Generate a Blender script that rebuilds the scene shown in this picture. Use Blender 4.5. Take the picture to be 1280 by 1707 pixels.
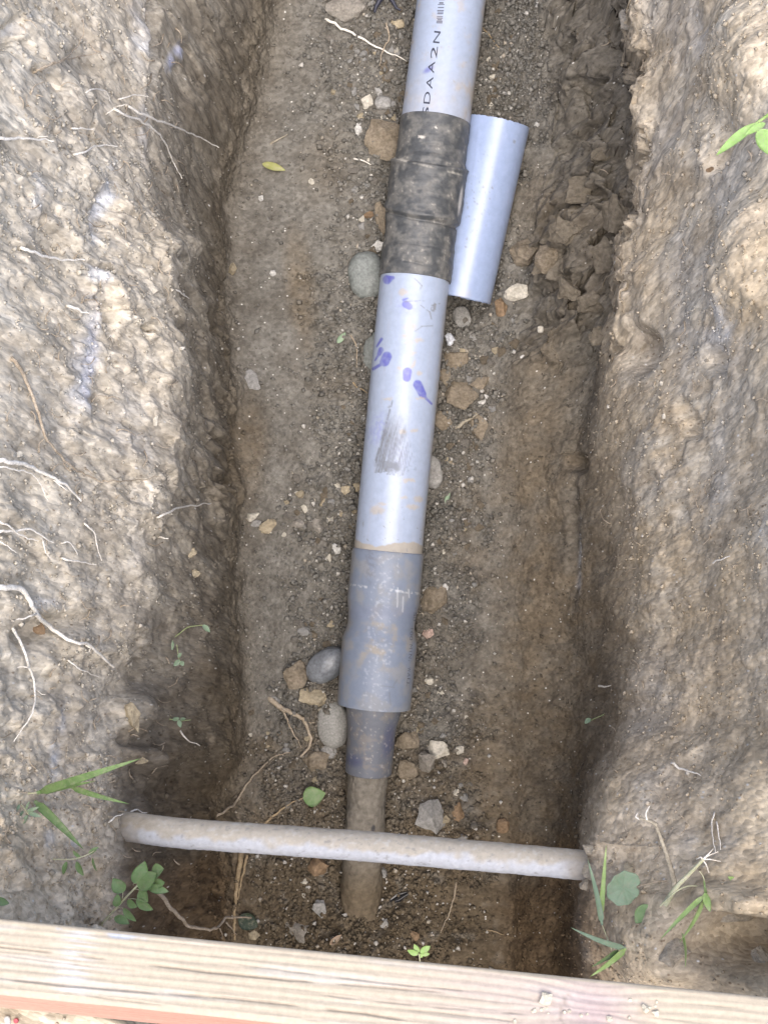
import bpy, bmesh, math, random
import numpy as np
from mathutils import Vector, Matrix
from mathutils.bvhtree import BVHTree

for o in list(bpy.data.objects):
    bpy.data.objects.remove(o)
S = bpy.context.scene
COL = S.collection
R = math.radians

# ------------------------------------------------------------------ camera
F = 2450.0                     # focal length in pixels of the 1280 x 1707 photograph
TILT = R(10)                   # optical axis 10 degrees off straight down
CAM = np.array([0.0, 0.0, 1.415])
FWD = np.array([0.0, math.sin(TILT), -math.cos(TILT)])
UPV = np.array([0.0, math.cos(TILT), math.sin(TILT)])
RGT = np.array([1.0, 0.0, 0.0])
cd = bpy.data.cameras.new('camera')
cd.sensor_fit = 'VERTICAL'
cd.sensor_height = 24.0
cd.sensor_width = 18.0
cd.lens = 24.0 * F / 1707.0
cd.clip_start = 0.02
cd.clip_end = 200
cam = bpy.data.objects.new('camera', cd)
cam.location = CAM
cam.rotation_euler = (TILT, 0, 0)
COL.objects.link(cam)
S.camera = cam

# ------------------------------------------------------------------ sky, sun, exposure
SUN_EL, SUN_AZ = R(72), R(-86)      # azimuth of the sun measured from +X, counter-clockwise
w = bpy.data.worlds.new('World')
S.world = w
w.use_nodes = True
nt = w.node_tree
bg = nt.nodes['Background']
sky = nt.nodes.new('ShaderNodeTexSky')
sky.sky_type = 'NISHITA'
sky.sun_disc = False
sky.sun_elevation = SUN_EL
sky.sun_rotation = R(90) - SUN_AZ
sky.dust_density = 3.5
sky.air_density = 0.7
sky.ozone_density = 1.0
nt.links.new(sky.outputs['Color'], bg.inputs['Color'])
bg.inputs['Strength'].default_value = 0.15
sd = bpy.data.lights.new('sun', 'SUN')
sd.energy = 1.1
sd.angle = R(50)
sd.color = (1.0, 0.95, 0.88)
sun = bpy.data.objects.new('sun', sd)
dv = Vector((math.cos(SUN_EL) * math.cos(SUN_AZ), math.cos(SUN_EL) * math.sin(SUN_AZ), math.sin(SUN_EL)))
sun.rotation_euler = dv.to_track_quat('Z', 'Y').to_euler()
sun.location = (0, 0, 6)
COL.objects.link(sun)
vs = S.view_settings
vs.view_transform = 'Standard'
vs.look = 'None'
vs.gamma = 1
vs.use_curve_mapping = False
vs.exposure = 1.22

# ------------------------------------------------------------------ pixel <-> place
def P(u, v, z):
    return CAM + z * ((u - 640.0) / F * RGT + (853.5 - v) / F * UPV + FWD)
def ray(u, v):
    d = (u - 640.0) / F * RGT + (853.5 - v) / F * UPV + FWD
    return Vector(d / np.linalg.norm(d))
def proj(p):
    q = p - CAM
    z = q @ FWD
    return 640 + F * (q @ RGT) / z, 853.5 - F * (q @ UPV) / z
def V(a):
    return Vector((float(a[0]), float(a[1]), float(a[2])))

# ------------------------------------------------------------------ numpy noise
_rs = np.random.RandomState(11)
PERM = np.concatenate([_rs.permutation(256)] * 2).astype(np.int32)
_g = _rs.normal(size=(256, 3)); _g /= np.linalg.norm(_g, axis=1)[:, None]
GRAD = _g.astype(np.float32)
CPT = _rs.rand(256, 3).astype(np.float32)
def _hash(ix, iy, iz):
    return PERM[PERM[PERM[ix & 255] + (iy & 255)] + (iz & 255)]
def perlin(p):
    p = np.ascontiguousarray(p, dtype=np.float32)
    out = np.empty(len(p), np.float32)
    for c in range(0, len(p), 60000):
        q = p[c:c + 60000]
        i = np.floor(q).astype(np.int32); f = q - i
        w_ = f * f * f * (f * (f * 6 - 15) + 10)
        acc = 0
        for dx in (0, 1):
            wx = w_[:, 0] if dx else 1 - w_[:, 0]
            for dy in (0, 1):
                wy = w_[:, 1] if dy else 1 - w_[:, 1]
                for dz in (0, 1):
                    wz = w_[:, 2] if dz else 1 - w_[:, 2]
                    g = GRAD[_hash(i[:, 0] + dx, i[:, 1] + dy, i[:, 2] + dz)]
                    d = g[:, 0] * (f[:, 0] - dx) + g[:, 1] * (f[:, 1] - dy) + g[:, 2] * (f[:, 2] - dz)
                    acc = acc + wx * wy * wz * d
        out[c:c + 60000] = acc
    return out
def fbm(p, octv=3, gain=0.5, mode=0):
    s = 0; a = 1.0; q = np.asarray(p, np.float32)
    for k in range(octv):
        n = perlin(q + 17.3 * k)
        if mode == 1: n = np.abs(n) * 2 - 0.35       # billow
        s = s + a * n; a *= gain; q = q * 2.03
    return s
def worley(p):
    """F1, F2 distance and a random number of the nearest cell"""
    p = np.ascontiguousarray(p, dtype=np.float32)
    o1 = np.empty(len(p), np.float32); o2 = o1.copy(); oi = o1.copy()
    for c in range(0, len(p), 60000):
        q = p[c:c + 60000]
        i = np.floor(q).astype(np.int32); f = q - i
        d1 = np.full(len(q), 9, np.float32); d2 = d1.copy(); idc = np.zeros(len(q), np.float32)
        for dx in (-1, 0, 1):
            for dy in (-1, 0, 1):
                for dz in (-1, 0, 1):
                    h = _hash(i[:, 0] + dx, i[:, 1] + dy, i[:, 2] + dz)
                    r = CPT[h]
                    d = (f[:, 0] - dx - r[:, 0]) ** 2 + (f[:, 1] - dy - r[:, 1]) ** 2 + (f[:, 2] - dz - r[:, 2]) ** 2
                    m = d < d1
                    d2 = np.where(m, d1, np.minimum(d2, d))
                    d1 = np.where(m, d, d1); idc = np.where(m, h / 255.0, idc)
        o1[c:c + 60000] = np.sqrt(d1); o2[c:c + 60000] = np.sqrt(d2); oi[c:c + 60000] = idc
    return o1, o2, oi
_fd = _rs.normal(size=(256, 3)); _fd /= np.linalg.norm(_fd, axis=1)[:, None]
FDIR = _fd.astype(np.float32); FOFF = _rs.uniform(-.5, .5, 256).astype(np.float32)
def facet(p, slope=0.9):
    """broken, flat-faced lumps: every cell is a tilted plane with a height of its own"""
    p = np.ascontiguousarray(p, dtype=np.float32); out = np.empty(len(p), np.float32)
    for c in range(0, len(p), 60000):
        q = p[c:c + 60000]; i = np.floor(q).astype(np.int32); f = q - i
        d1 = np.full(len(q), 9, np.float32); d2 = d1.copy(); h1_ = np.zeros(len(q), np.float32); h2_ = h1_.copy()
        for dx in (-1, 0, 1):
            for dy in (-1, 0, 1):
                for dz in (-1, 0, 1):
                    h = _hash(i[:, 0] + dx, i[:, 1] + dy, i[:, 2] + dz); r = CPT[h]; g = FDIR[h]
                    a, b_, e = f[:, 0] - dx - r[:, 0], f[:, 1] - dy - r[:, 1], f[:, 2] - dz - r[:, 2]
                    d = a * a + b_ * b_ + e * e
                    val = FOFF[h] + slope * (g[:, 0] * a + g[:, 1] * b_ + g[:, 2] * e)
                    m = d < d1
                    d2n = np.where(m, d1, np.minimum(d2, d)); h2_ = np.where(m, h1_, np.where(d < d2, val, h2_)); d2 = d2n
                    h1_ = np.where(m, val, h1_); d1 = np.where(m, d, d1)
        e = np.sqrt(d2) - np.sqrt(d1); w_ = np.clip(e / .16, 0, 1); w_ = .5 + .5 * w_ * w_ * (3 - 2 * w_)
        out[c:c + 60000] = h1_ * w_ + h2_ * (1 - w_)
    return out
def sstep(a, b, x):
    t = np.clip((x - a) / (b - a), 0, 1)
    return t * t * (3 - 2 * t)
def blob(u, v, cu, cv, ru, rv, ang=0, soft=0.5):
    c, s = math.cos(R(ang)), math.sin(R(ang))
    a = ((u - cu) * c + (v - cv) * s) / ru
    b = (-(u - cu) * s + (v - cv) * c) / rv
    return 1 - sstep(1 - soft, 1 + soft, np.sqrt(a * a + b * b))

# ------------------------------------------------------------------ materials
class NT:
    def __init__(self, name, spec=0.3, rough=0.9):
        self.m = bpy.data.materials.new(name); self.m.use_nodes = True
        self.t = self.m.node_tree; self.b = self.t.nodes['Principled BSDF']
        self.b.inputs['Roughness'].default_value = rough
        self.b.inputs['Specular IOR Level'].default_value = spec
    def n(self, ty, **kw):
        x = self.t.nodes.new(ty)
        for k, val in kw.items():
            if k in x.inputs: x.inputs[k].default_value = val
            else: setattr(x, k, val)
        return x
    def l(self, a, b): self.t.links.new(a, b)
    def coord(self, scale=(1, 1, 1), kind='Object'):
        tc = self.n('ShaderNodeTexCoord'); mp = self.n('ShaderNodeMapping')
        mp.inputs['Scale'].default_value = scale
        self.l(tc.outputs[kind], mp.inputs['Vector']); return mp.outputs['Vector']
    def noise(self, vec, scale, detail=4, rough=0.6):
        x = self.n('ShaderNodeTexNoise'); x.inputs['Scale'].default_value = scale
        x.inputs['Detail'].default_value = detail; x.inputs['Roughness'].default_value = rough
        self.l(vec, x.inputs['Vector']); return x.outputs['Fac']
    def ramp(self, fac, stops):
        x = self.n('ShaderNodeValToRGB'); e = x.color_ramp.elements
        while len(e) < len(stops): e.new(0.5)
        for el, (pos, c) in zip(e, stops):
            el.position = pos; el.color = c if len(c) == 4 else (*c, 1)
        self.l(fac, x.inputs['Fac']); return x.outputs['Color']
    def mix(self, a, b, fac, mode='MIX'):
        x = self.n('ShaderNodeMix', data_type='RGBA', blend_type=mode)
        for sock, val in ((x.inputs[6], a), (x.inputs[7], b), (x.inputs[0], fac)):
            if hasattr(val, 'is_linked'): self.l(val, sock)
            elif isinstance(val, (tuple, list)): sock.default_value = (*val, 1) if len(val) == 3 else val
            else: sock.default_value = val
        return x.outputs[2]
    def bump(self, h, strength, dist, prev=None):
        x = self.n('ShaderNodeBump'); x.inputs['Strength'].default_value = strength
        x.inputs['Distance'].default_value = dist
        self.l(h, x.inputs['Height'])
        if prev is not None: self.l(prev, x.inputs['Normal'])
        self.l(x.outputs['Normal'], self.b.inputs['Normal']); return x.outputs['Normal']
    def color(self, c):
        if hasattr(c, 'is_linked'): self.l(c, self.b.inputs['Base Color'])
        else: self.b.inputs['Base Color'].default_value = (*c, 1)
    def attr(self, name='Col'):
        x = self.n('ShaderNodeAttribute', attribute_name=name); return x.outputs['Color']

def mat_soil():
    k = NT('soil', 0.15, 0.95); vec = k.n('ShaderNodeAttribute', attribute_name='Crd').outputs['Vector']
    c = k.attr()
    n1 = k.noise(vec, 160, 5, 0.7)
    c = k.mix(c, k.ramp(n1, [(0.25, (0.72, 0.71, 0.69)), (0.75, (1.28, 1.28, 1.28))]), 1.0, 'MULTIPLY')
    n2 = k.noise(vec, 28, 4, 0.6)
    c = k.mix(c, k.ramp(n2, [(0.3, (0.80, 0.77, 0.74)), (0.7, (1.18, 1.18, 1.18))]), 1.0, 'MULTIPLY')
    vo = k.n('ShaderNodeTexVoronoi', feature='F1'); vo.inputs['Scale'].default_value = 210
    k.l(vec, vo.inputs['Vector'])
    sep = k.n('ShaderNodeSeparateColor'); k.l(vo.outputs['Color'], sep.inputs['Color'])
    near = k.ramp(vo.outputs['Distance'], [(0.16, (1, 1, 1)), (0.30, (0, 0, 0))])
    pick = k.ramp(sep.outputs['Red'], [(0.955, (0, 0, 0)), (0.96, (1, 1, 1))])
    sp = k.mix(near, pick, 1.0, 'MULTIPLY')
    c = k.mix(c, (0.62, 0.60, 0.55), sp)
    v3 = k.n('ShaderNodeTexVoronoi', feature='F1'); v3.inputs['Scale'].default_value = 120
    k.l(vec, v3.inputs['Vector'])
    s3 = k.n('ShaderNodeSeparateColor'); k.l(v3.outputs['Color'], s3.inputs['Color'])
    c = k.mix(c, k.ramp(s3.outputs['Red'], [(0.0, (0.90, 0.90, 0.90)), (1.0, (1.09, 1.09, 1.09))]), 1.0, 'MULTIPLY')
    c = k.mix(c, k.ramp(sep.outputs['Blue'], [(0.0, (0.81, 0.805, 0.80)), (1.0, (1.17, 1.17, 1.17))]), 1.0, 'MULTIPLY')
    dk = k.ramp(sep.outputs['Green'], [(0.90, (0, 0, 0)), (0.93, (1, 1, 1))])
    c = k.mix(c, k.mix(c, (0.55, 0.5, 0.46), 1.0, 'MULTIPLY'), k.mix(near, dk, 1.0, 'MULTIPLY'))
    k.color(c)
    b = k.bump(k.noise(vec, 85, 5, 0.62), 0.10, 0.004)
    b = k.bump(k.ramp(v3.outputs['Distance'], [(0.0, (1, 1, 1)), (0.75, (0, 0, 0))]), 0.18, 0.003, b)
    k.bump(k.ramp(vo.outputs['Distance'], [(0.0, (1, 1, 1)), (0.7, (0, 0, 0))]), 0.45, 0.0022, b)
    return k.m
def mat_attr(name, spec, rough, nscale=120, namp=0.25, bump=0.0, bscale=200, bdist=0.001, rough_noise=False, coat=0.0):
    k = NT(name, spec, rough); vec = k.coord()
    n1 = k.noise(vec, nscale, 5, 0.65)
    lo, hi = 1 - namp, 1 + namp
    k.color(k.mix(k.attr(), k.ramp(n1, [(0.3, (lo, lo, lo)), (0.7, (hi, hi, hi))]), 1.0, 'MULTIPLY'))
    if bump: k.bump(k.noise(vec, bscale, 4, 0.6), bump, bdist)
    if rough_noise:
        a = k.n('ShaderNodeAttribute', attribute_name='Rgh')
        k.l(a.outputs['Fac'], k.b.inputs['Roughness'])
    k.b.inputs['Coat Weight'].default_value = coat
    return k.m
def mat_rock(name, c1, c2, scale=60, bump=0.6, spec=0.2, rough=0.9, bdist=0.003, dust=None):
    k = NT(name, spec, rough); vec = k.coord()
    oi = k.n('ShaderNodeObjectInfo')
    va = k.n('ShaderNodeVectorMath', operation='ADD'); k.l(vec, va.inputs[0]); k.l(oi.outputs['Location'], va.inputs[1])
    vec = va.outputs[0]
    c = k.ramp(k.noise(vec, scale, 6, 0.7), [(0.32, c1), (0.68, c2)])
    c = k.mix(c, k.ramp(k.noise(vec, scale * 5, 3, 0.6), [(0.3, (0.72, 0.72, 0.72)), (0.7, (1.25, 1.25, 1.25))]), 1.0, 'MULTIPLY')
    if dust:
        c = k.mix(c, dust, k.ramp(k.noise(vec, 35, 4, 0.7), [(0.5, (0, 0, 0)), (0.62, (0.8, 0.8, 0.8))]))
    k.color(c)
    k.bump(k.noise(vec, scale * 3, 6, 0.7), bump, bdist)
    return k.m
def mat_leaf(name, c1, c2, spec=0.35, rough=0.5, trans=0.0):
    k = NT(name, spec, rough); vec = k.coord()
    k.color(k.mix(k.ramp(k.noise(vec, 90, 3, 0.6), [(0.3, c1), (0.7, c2)]), (0.30, 0.27, 0.20), k.ramp(k.noise(vec, 210, 5, 0.7), [(0.5, (0, 0, 0)), (0.75, (0.6, 0.6, 0.6))])))
    k.bump(k.noise(vec, 260, 3, 0.6), 0.25, 0.001)
    if trans: k.b.inputs['Transmission Weight'].default_value = 0
    k.b.inputs['Subsurface Weight'].default_value = 0.15
    k.b.inputs['Subsurface Radius'].default_value = (0.002, 0.004, 0.001)
    return k.m
M = {}
M['soil'] = mat_soil()
M['pvc'] = mat_attr('pvc_pipe', 0.5, 0.4, 90, 0.07, 0.08, 400, 0.0004, True)
M['wrap'] = mat_attr('rubber_wrap', 0.45, 0.5, 140, 0.22, 0.35, 260, 0.0008, True)
M['galv'] = mat_attr('galvanised_conduit', 0.4, 0.6, 150, 0.12, 0.3, 240, 0.0008)
M['wood'] = mat_attr('weathered_timber', 0.25, 0.75, 170, 0.10, 0.3, 300, 0.0008)
M['mud'] = mat_attr('muddy_pipe', 0.2, 0.9, 110, 0.3, 0.6, 180, 0.002)
M['grit'] = mat_attr('grit_grains', 0.15, 0.95, 200, 0.2)
M['ink'] = NT('print_ink', 0.2, 0.7).m; M['ink'].node_tree.nodes['Principled BSDF'].inputs['Base Color'].default_value = (0.055, 0.06, 0.085, 1)
M['inkpale'] = NT('faded_ink', 0.2, 0.7).m; M['inkpale'].node_tree.nodes['Principled BSDF'].inputs['Base Color'].default_value = (0.12, 0.13, 0.17, 1)
M['clod'] = mat_rock('brown_clod', (0.19, 0.155, 0.11), (0.29, 0.245, 0.185), 45, 0.9, 0.1, 1.0, 0.004)
M['greyclod'] = mat_rock('grey_clod', (0.22, 0.20, 0.17), (0.33, 0.305, 0.265), 55, 0.9, 0.1, 1.0, 0.004)
M['tanclod'] = mat_rock('tan_clod', (0.29, 0.25, 0.19), (0.42, 0.37, 0.29), 40, 0.9, 0.1, 1.0, 0.005)
M['bankclod'] = mat_rock('bank_clod', (0.135, 0.115, 0.085), (0.20, 0.172, 0.132), 40, 0.7, 0.1, 1.0, 0.004)
M['palerock'] = mat_rock('pale_rock', (0.40, 0.37, 0.30), (0.60, 0.56, 0.48), 50, 0.5, 0.2, 0.9, 0.002)
M['whiterock'] = mat_rock('white_rock', (0.40, 0.39, 0.36), (0.60, 0.585, 0.55), 60, 0.5, 0.2, 0.9, 0.002)
M['tanrock'] = mat_rock('tan_rock', (0.30, 0.25, 0.17), (0.44, 0.38, 0.27), 45, 0.6)
M['greyrock'] = mat_rock('grey_rock', (0.22, 0.215, 0.20), (0.36, 0.35, 0.33), 50, 0.6)
M['orangerock'] = mat_rock('rusty_rock', (0.20, 0.135, 0.08), (0.31, 0.22, 0.14), 45, 0.7)
M['pinkrock'] = mat_rock('pink_rock', (0.38, 0.27, 0.22), (0.52, 0.40, 0.34), 60, 0.5)
M['darkstone'] = mat_rock('dark_cobble', (0.13, 0.14, 0.155), (0.22, 0.235, 0.25), 40, 0.25, 0.5, 0.38, 0.0015)
M['greystone'] = mat_rock('grey_cobble', (0.25, 0.245, 0.225), (0.32, 0.315, 0.29), 60, 0.2, 0.3, 0.6, 0.001)
M['greenstone'] = mat_rock('grey_green_cobble', (0.15, 0.165, 0.155), (0.25, 0.265, 0.25), 45, 0.25, 0.35, 0.6, 0.0012)
M['root'] = mat_rock('pale_root', (0.66, 0.61, 0.52), (0.86, 0.83, 0.76), 120, 0.4, 0.2, 0.8, 0.001)
M['brownroot'] = mat_rock('brown_root', (0.30, 0.24, 0.17), (0.47, 0.40, 0.31), 120, 0.5, 0.2, 0.85, 0.001)
M['straw'] = mat_rock('dry_straw', (0.26, 0.19, 0.11), (0.42, 0.33, 0.21), 120, 0.4, 0.2, 0.8, 0.001)
M['stick'] = mat_rock('grey_twig', (0.24, 0.21, 0.16), (0.40, 0.36, 0.28), 90, 0.6, 0.2, 0.85, 0.001)
M['leaf'] = mat_leaf('green_leaf', (0.13, 0.22, 0.08), (0.21, 0.31, 0.135))
M['sage'] = mat_leaf('sage_leaf', (0.18, 0.26, 0.165), (0.24, 0.325, 0.215))
M['bright'] = mat_leaf('bright_leaf', (0.21, 0.35, 0.085), (0.31, 0.46, 0.16))
M['grass'] = mat_leaf('grass_blade', (0.09, 0.155, 0.05), (0.16, 0.24, 0.09))
M['lime'] = mat_leaf('lime_grass', (0.22, 0.34, 0.09), (0.36, 0.47, 0.19))
M['yellow'] = mat_leaf('yellow_leaf', (0.27, 0.28, 0.085), (0.38, 0.37, 0.16))
M['darkleaf'] = mat_leaf('dark_leaf', (0.02, 0.035, 0.025), (0.05, 0.07, 0.045), 0.3, 0.6)
M['brownleaf'] = mat_leaf('brown_leaf', (0.24, 0.17, 0.12), (0.36, 0.28, 0.20))
M['stem'] = mat_leaf('green_stem', (0.22, 0.28, 0.12), (0.34, 0.40, 0.20))
M['palestem'] = mat_leaf('pale_stem', (0.40, 0.40, 0.24), (0.58, 0.57, 0.40))
M['black'] = NT('black_plastic', 0.5, 0.3).m; M['black'].node_tree.nodes['Principled BSDF'].inputs['Base Color'].default_value = (0.012, 0.012, 0.014, 1)
M['rag'] = NT('dark_blue_plastic', 0.4, 0.5).m; M['rag'].node_tree.nodes['Principled BSDF'].inputs['Base Color'].default_value = (0.03, 0.032, 0.05, 1)
M['paper'] = mat_rock('white_paper', (0.62, 0.64, 0.68), (0.80, 0.82, 0.85), 80, 0.2, 0.3, 0.6)
M['redbead'] = NT('red_plastic', 0.5, 0.4).m; M['redbead'].node_tree.nodes['Principled BSDF'].inputs['Base Color'].default_value = (0.35, 0.03, 0.05, 1)
M['crumb'] = mat_rock('timber_crumb', (0.50, 0.45, 0.34), (0.68, 0.63, 0.50), 90, 0.6, 0.1, 1.0, 0.002)

# ------------------------------------------------------------------ object helpers
def mesh_np(name, co, faces, smooth=True):
    me = bpy.data.meshes.new(name)
    faces = np.asarray(faces, np.int32)
    k = faces.shape[1]
    me.vertices.add(len(co)); me.vertices.foreach_set('co', np.ascontiguousarray(co, np.float32).ravel())
    me.loops.add(faces.size); me.loops.foreach_set('vertex_index', faces.ravel())
    me.polygons.add(len(faces)); me.polygons.foreach_set('loop_start', np.arange(0, faces.size, k, dtype=np.int32))
    me.update(calc_edges=True)
    if smooth: me.polygons.foreach_set('use_smooth', np.ones(len(faces), bool))
    return me
def set_col(me, col, name='Col'):
    a = me.attributes.new(name, 'FLOAT_COLOR', 'POINT')
    c = np.ones((len(col), 4), np.float32); c[:, :3] = col
    a.data.foreach_set('color', c.ravel())
def set_val(me, val, name='Rgh'):
    a = me.attributes.new(name, 'FLOAT', 'POINT'); a.data.foreach_set('value', np.ascontiguousarray(val, np.float32))
def link(name, me, mat=None, parent=None, loc=None):
    o = bpy.data.objects.new(name, me); COL.objects.link(o)
    if mat is not None:
        if len(me.materials) == 0: me.materials.append(M[mat])
    if parent is not None: o.parent = parent
    if loc is not None: o.location = V(loc)
    return o
def empty(name, loc):
    o = bpy.data.objects.new(name, None); o.empty_display_size = 0.05; COL.objects.link(o); o.location = V(loc); return o
def tag(o, label, cat, group=None, kind=None):
    o['label'] = label; o['category'] = cat
    if group: o['group'] = group
    if kind: o['kind'] = kind
    return o
def grid_faces(nr, nc, wrap=False):
    i = np.arange(nr - 1)[:, None] * nc
    j = np.arange(nc if wrap else nc - 1)[None, :]
    a = i + j; b = i + (j + 1) % nc
    return np.stack([a, b, b + nc, a + nc], -1).reshape(-1, 4)

# ================================================================== THE TRENCH
# Long curves that run the length of the trench, read off the photograph as (u, v, depth)
def curve(pts):
    w_ = np.array([P(*p) for p in pts]); o = np.argsort(w_[:, 1]); return w_[o]
def cst(vs_, us, z):
    zs = z if hasattr(z, '__len__') else [z] * len(vs_)
    return curve(list(zip(us, vs_, zs)))
vv = [-250, 0, 100, 200, 300, 400, 500, 600, 700, 800, 900, 1000, 1100, 1200, 1300, 1400, 1500, 1600, 1750]
LB = cst(vv, [520, 468, 452, 424, 394, 382, 378, 384, 396, 404, 400, 402, 407, 407, 396, 388, 382, 380, 380], 2.37)
LR = cst(vv, [240, 245, 250, 256, 254, 266, 288, 300, 298, 277, 262, 246, 214, 192, 186, 196, 200, 205, 270],
         [1.92, 1.9, 1.9, 1.9, 1.88, 1.87, 1.86, 1.86, 1.86, 1.86, 1.86, 1.85, 1.82, 1.78, 1.72, 1.65, 1.64, 1.66, 1.75])
LM = LB.copy()
lrx = np.interp(LB[:, 1], LR[:, 1], LR[:, 0]); lrz = np.interp(LB[:, 1], LR[:, 1], LR[:, 2])
LM[:, 0] = 0.62 * LB[:, 0] + 0.38 * lrx - 0.012; LM[:, 2] = 0.5 * LB[:, 2] + 0.5 * lrz
LT = cst([-400, 0, 300, 700, 1100, 1400, 1500, 1580, 1660, 1720, 1900],
         [-50, -45, -30, -30, -40, -60, -50, 0, 150, 235, 300], [1.56, 1.52, 1.5, 1.46, 1.42, 1.4, 1.39, 1.38, 1.37, 1.37, 1.35])
FRB = cst(vv, [900, 905, 912, 925, 905, 885, 890, 850, 835, 840, 850, 850, 850, 850, 850, 850, 850, 850, 850], 2.36)
RS = cst(vv, [1062, 1055, 1058, 1064, 1054, 1034, 1028, 1010, 975, 962, 972, 978, 990, 992, 970, 962, 945, 930, 930],
         [2.14, 2.14, 2.14, 2.14, 2.14, 2.14, 2.17, 2.24, 2.27, 2.28, 2.28, 2.28, 2.28, 2.27, 2.24, 2.2, 2.18, 2.18, 2.18])
RR = cst(vv, [1055, 1060, 1068, 1072, 1064, 1046, 1033, 1030, 1030, 1040, 1050, 1058, 1062, 1046, 1005, 968, 960, 965, 1020],
         [1.95, 1.95, 1.95, 1.95, 1.95, 1.95, 1.97, 1.99, 2.0, 2.0, 1.99, 1.97, 1.94, 1.87, 1.75, 1.64, 1.63, 1.65, 1.68])
RU = cst([-250, 0, 400, 800, 1200, 1400, 1500, 1600, 1750], [1180, 1185, 1175, 1175, 1180, 1130, 1100, 1110, 1150],
         [1.7, 1.7, 1.7, 1.74, 1.7, 1.58, 1.55, 1.57, 1.6])
RT = cst([-400, 0, 400, 800, 1200, 1400, 1500, 1650, 1900], [1330, 1325, 1320, 1315, 1330, 1345, 1350, 1350, 1350],
         [1.56, 1.52, 1.48, 1.45, 1.42, 1.4, 1.4, 1.39, 1.36])
# the pipe's centre line on the photograph, all at one depth
AXV = [-260, 0, 190, 460, 900, 1180, 1290, 1480, 1640]
AXU = [783, 752.5, 727.5, 691, 648.5, 622.5, 613, 602, 593]
ZP = 2.30
AX = np.array([P(u, v, z) for u, v, z in zip(AXU, AXV, [ZP] * 6 + [ZP + .004, ZP + .052, ZP + .105])])[::-1]
FP = AX.copy()
NR = 780
Yd = np.linspace(-0.47, 1.30, NR)
Y0 = -np.array([5, 3, 1.9, 1.5, 1.25, 1.12, 1.05, 1.0, 0.9, 0.8, 0.72, 0.65, 0.59, 0.54, 0.50])
Y1 = np.array([1.34, 1.4, 1.5, 1.6, 1.75, 1.9, 2.0, 2.05, 2.12, 2.25, 2.6, 3.4, 5])
YS = np.concatenate([Y0, Yd, Y1]); NRT = len(YS)
def ev(c):
    return np.interp(YS, c[:, 1], c[:, 0]), np.interp(YS, c[:, 1], c[:, 2])
fx, fz = ev(LB); bx_, bz_ = ev(FRB); px, pz = ev(AX)
floor_z = lambda t: np.interp(YS, LB[:, 1], LB[:, 2])
ctrl = []
rim_l = ev(LT); rim_r = ev(RT)
ctrl.append((np.full(NRT, -5.0), np.zeros(NRT)))
ctrl.append((np.full(NRT, -0.75), np.full(NRT, 0.0)))
ctrl.append((rim_l[0], rim_l[1]))
ctrl.append(ev(LR)); ctrl.append(ev(LM)); ctrl.append((fx, fz))
ctrl.append((px - 0.075, fz + 0.004)); ctrl.append((px, fz - 0.012)); ctrl.append((px + 0.075, fz + 0.004))
ctrl.append((bx_, fz + 0.008)); ctrl.append(ev(RS)); ctrl.append(ev(RR)); ctrl.append(ev(RU)); ctrl.append((rim_r[0], rim_r[1]))
ctrl.append((np.full(NRT, 0.75), np.full(NRT, 0.0))); ctrl.append((np.full(NRT, 5.0), np.zeros(NRT)))
CN = [8, 60, 190, 95, 95, 85, 55, 55, 75, 85, 95, 110, 110, 60, 8]
endf = sstep(-1.08, -0.98, YS) * (1 - sstep(1.95, 2.08, YS))       # the trench closes at both ends, out of view
gx, gz, seg = [], [], []
for k, n in enumerate(CN):
    (xa, za), (xb, zb) = ctrl[k], ctrl[k + 1]
    t = np.linspace(0, 1, n, endpoint=(k == len(CN) - 1))
    gx.append(xa[:, None] + (xb - xa)[:, None] * t); gz.append(za[:, None] + (zb - za)[:, None] * t)
    seg += [k] * len(t)
GX = np.concatenate(gx, 1); GZ = np.concatenate(gz, 1); seg = np.array(seg)
NC = GX.shape[1]
def blur(a, r, passes=2):
    for _ in range(passes):
        pad = np.pad(a, ((0, 0), (r, r)), mode='edge'); cs = np.cumsum(np.pad(pad, ((0, 0), (1, 0))), 1)
        a = (cs[:, 2 * r + 1:] - cs[:, :-2 * r - 1]) / (2 * r + 1)
    return a
i0, i1 = 68 - 30, NC - 38
gxb, gzb = blur(GX, 9), blur(GZ, 9)
gxs, gzs = blur(GX, 32), blur(GZ, 32); cs0 = np.cumsum([0] + CN)
wv_ = np.zeros(NC); kk = np.arange(NC); wv_ = sstep(cs0[9] - 10, cs0[9] + 30, kk) * (1 - sstep(cs0[11] - 30, cs0[11] + 20, kk))
wv_ = wv_[None, :] * (1 - sstep(.42, .55, YS))[:, None] * sstep(-.25, -.1, YS)[:, None]
gxb = gxb * (1 - wv_) + gxs * wv_; gzb = gzb * (1 - wv_) + gzs * wv_
GX[:, i0:i1] = gxb[:, i0:i1]; GZ[:, i0:i1] = gzb[:, i0:i1]
GZ *= endf[:, None]
GY = np.repeat(YS[:, None], NC, 1)
pos = np.stack([GX, GY, GZ], -1)
def normals(pos):
    du = np.gradient(pos, axis=1); dv_ = np.gradient(pos, axis=0)
    n = np.cross(du, dv_); n /= np.linalg.norm(n, axis=2)[..., None] + 1e-12
    return n
nrm = normals(pos)
co = pos.reshape(-1, 3); nn = nrm.reshape(-1, 3)
U, Vp = proj(co)
sg = np.repeat(seg[None, :], NRT, 0).ravel()
rowY = GY.ravel()
colw = np.repeat(np.arange(NC)[None, :], NRT, 0).ravel()
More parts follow.
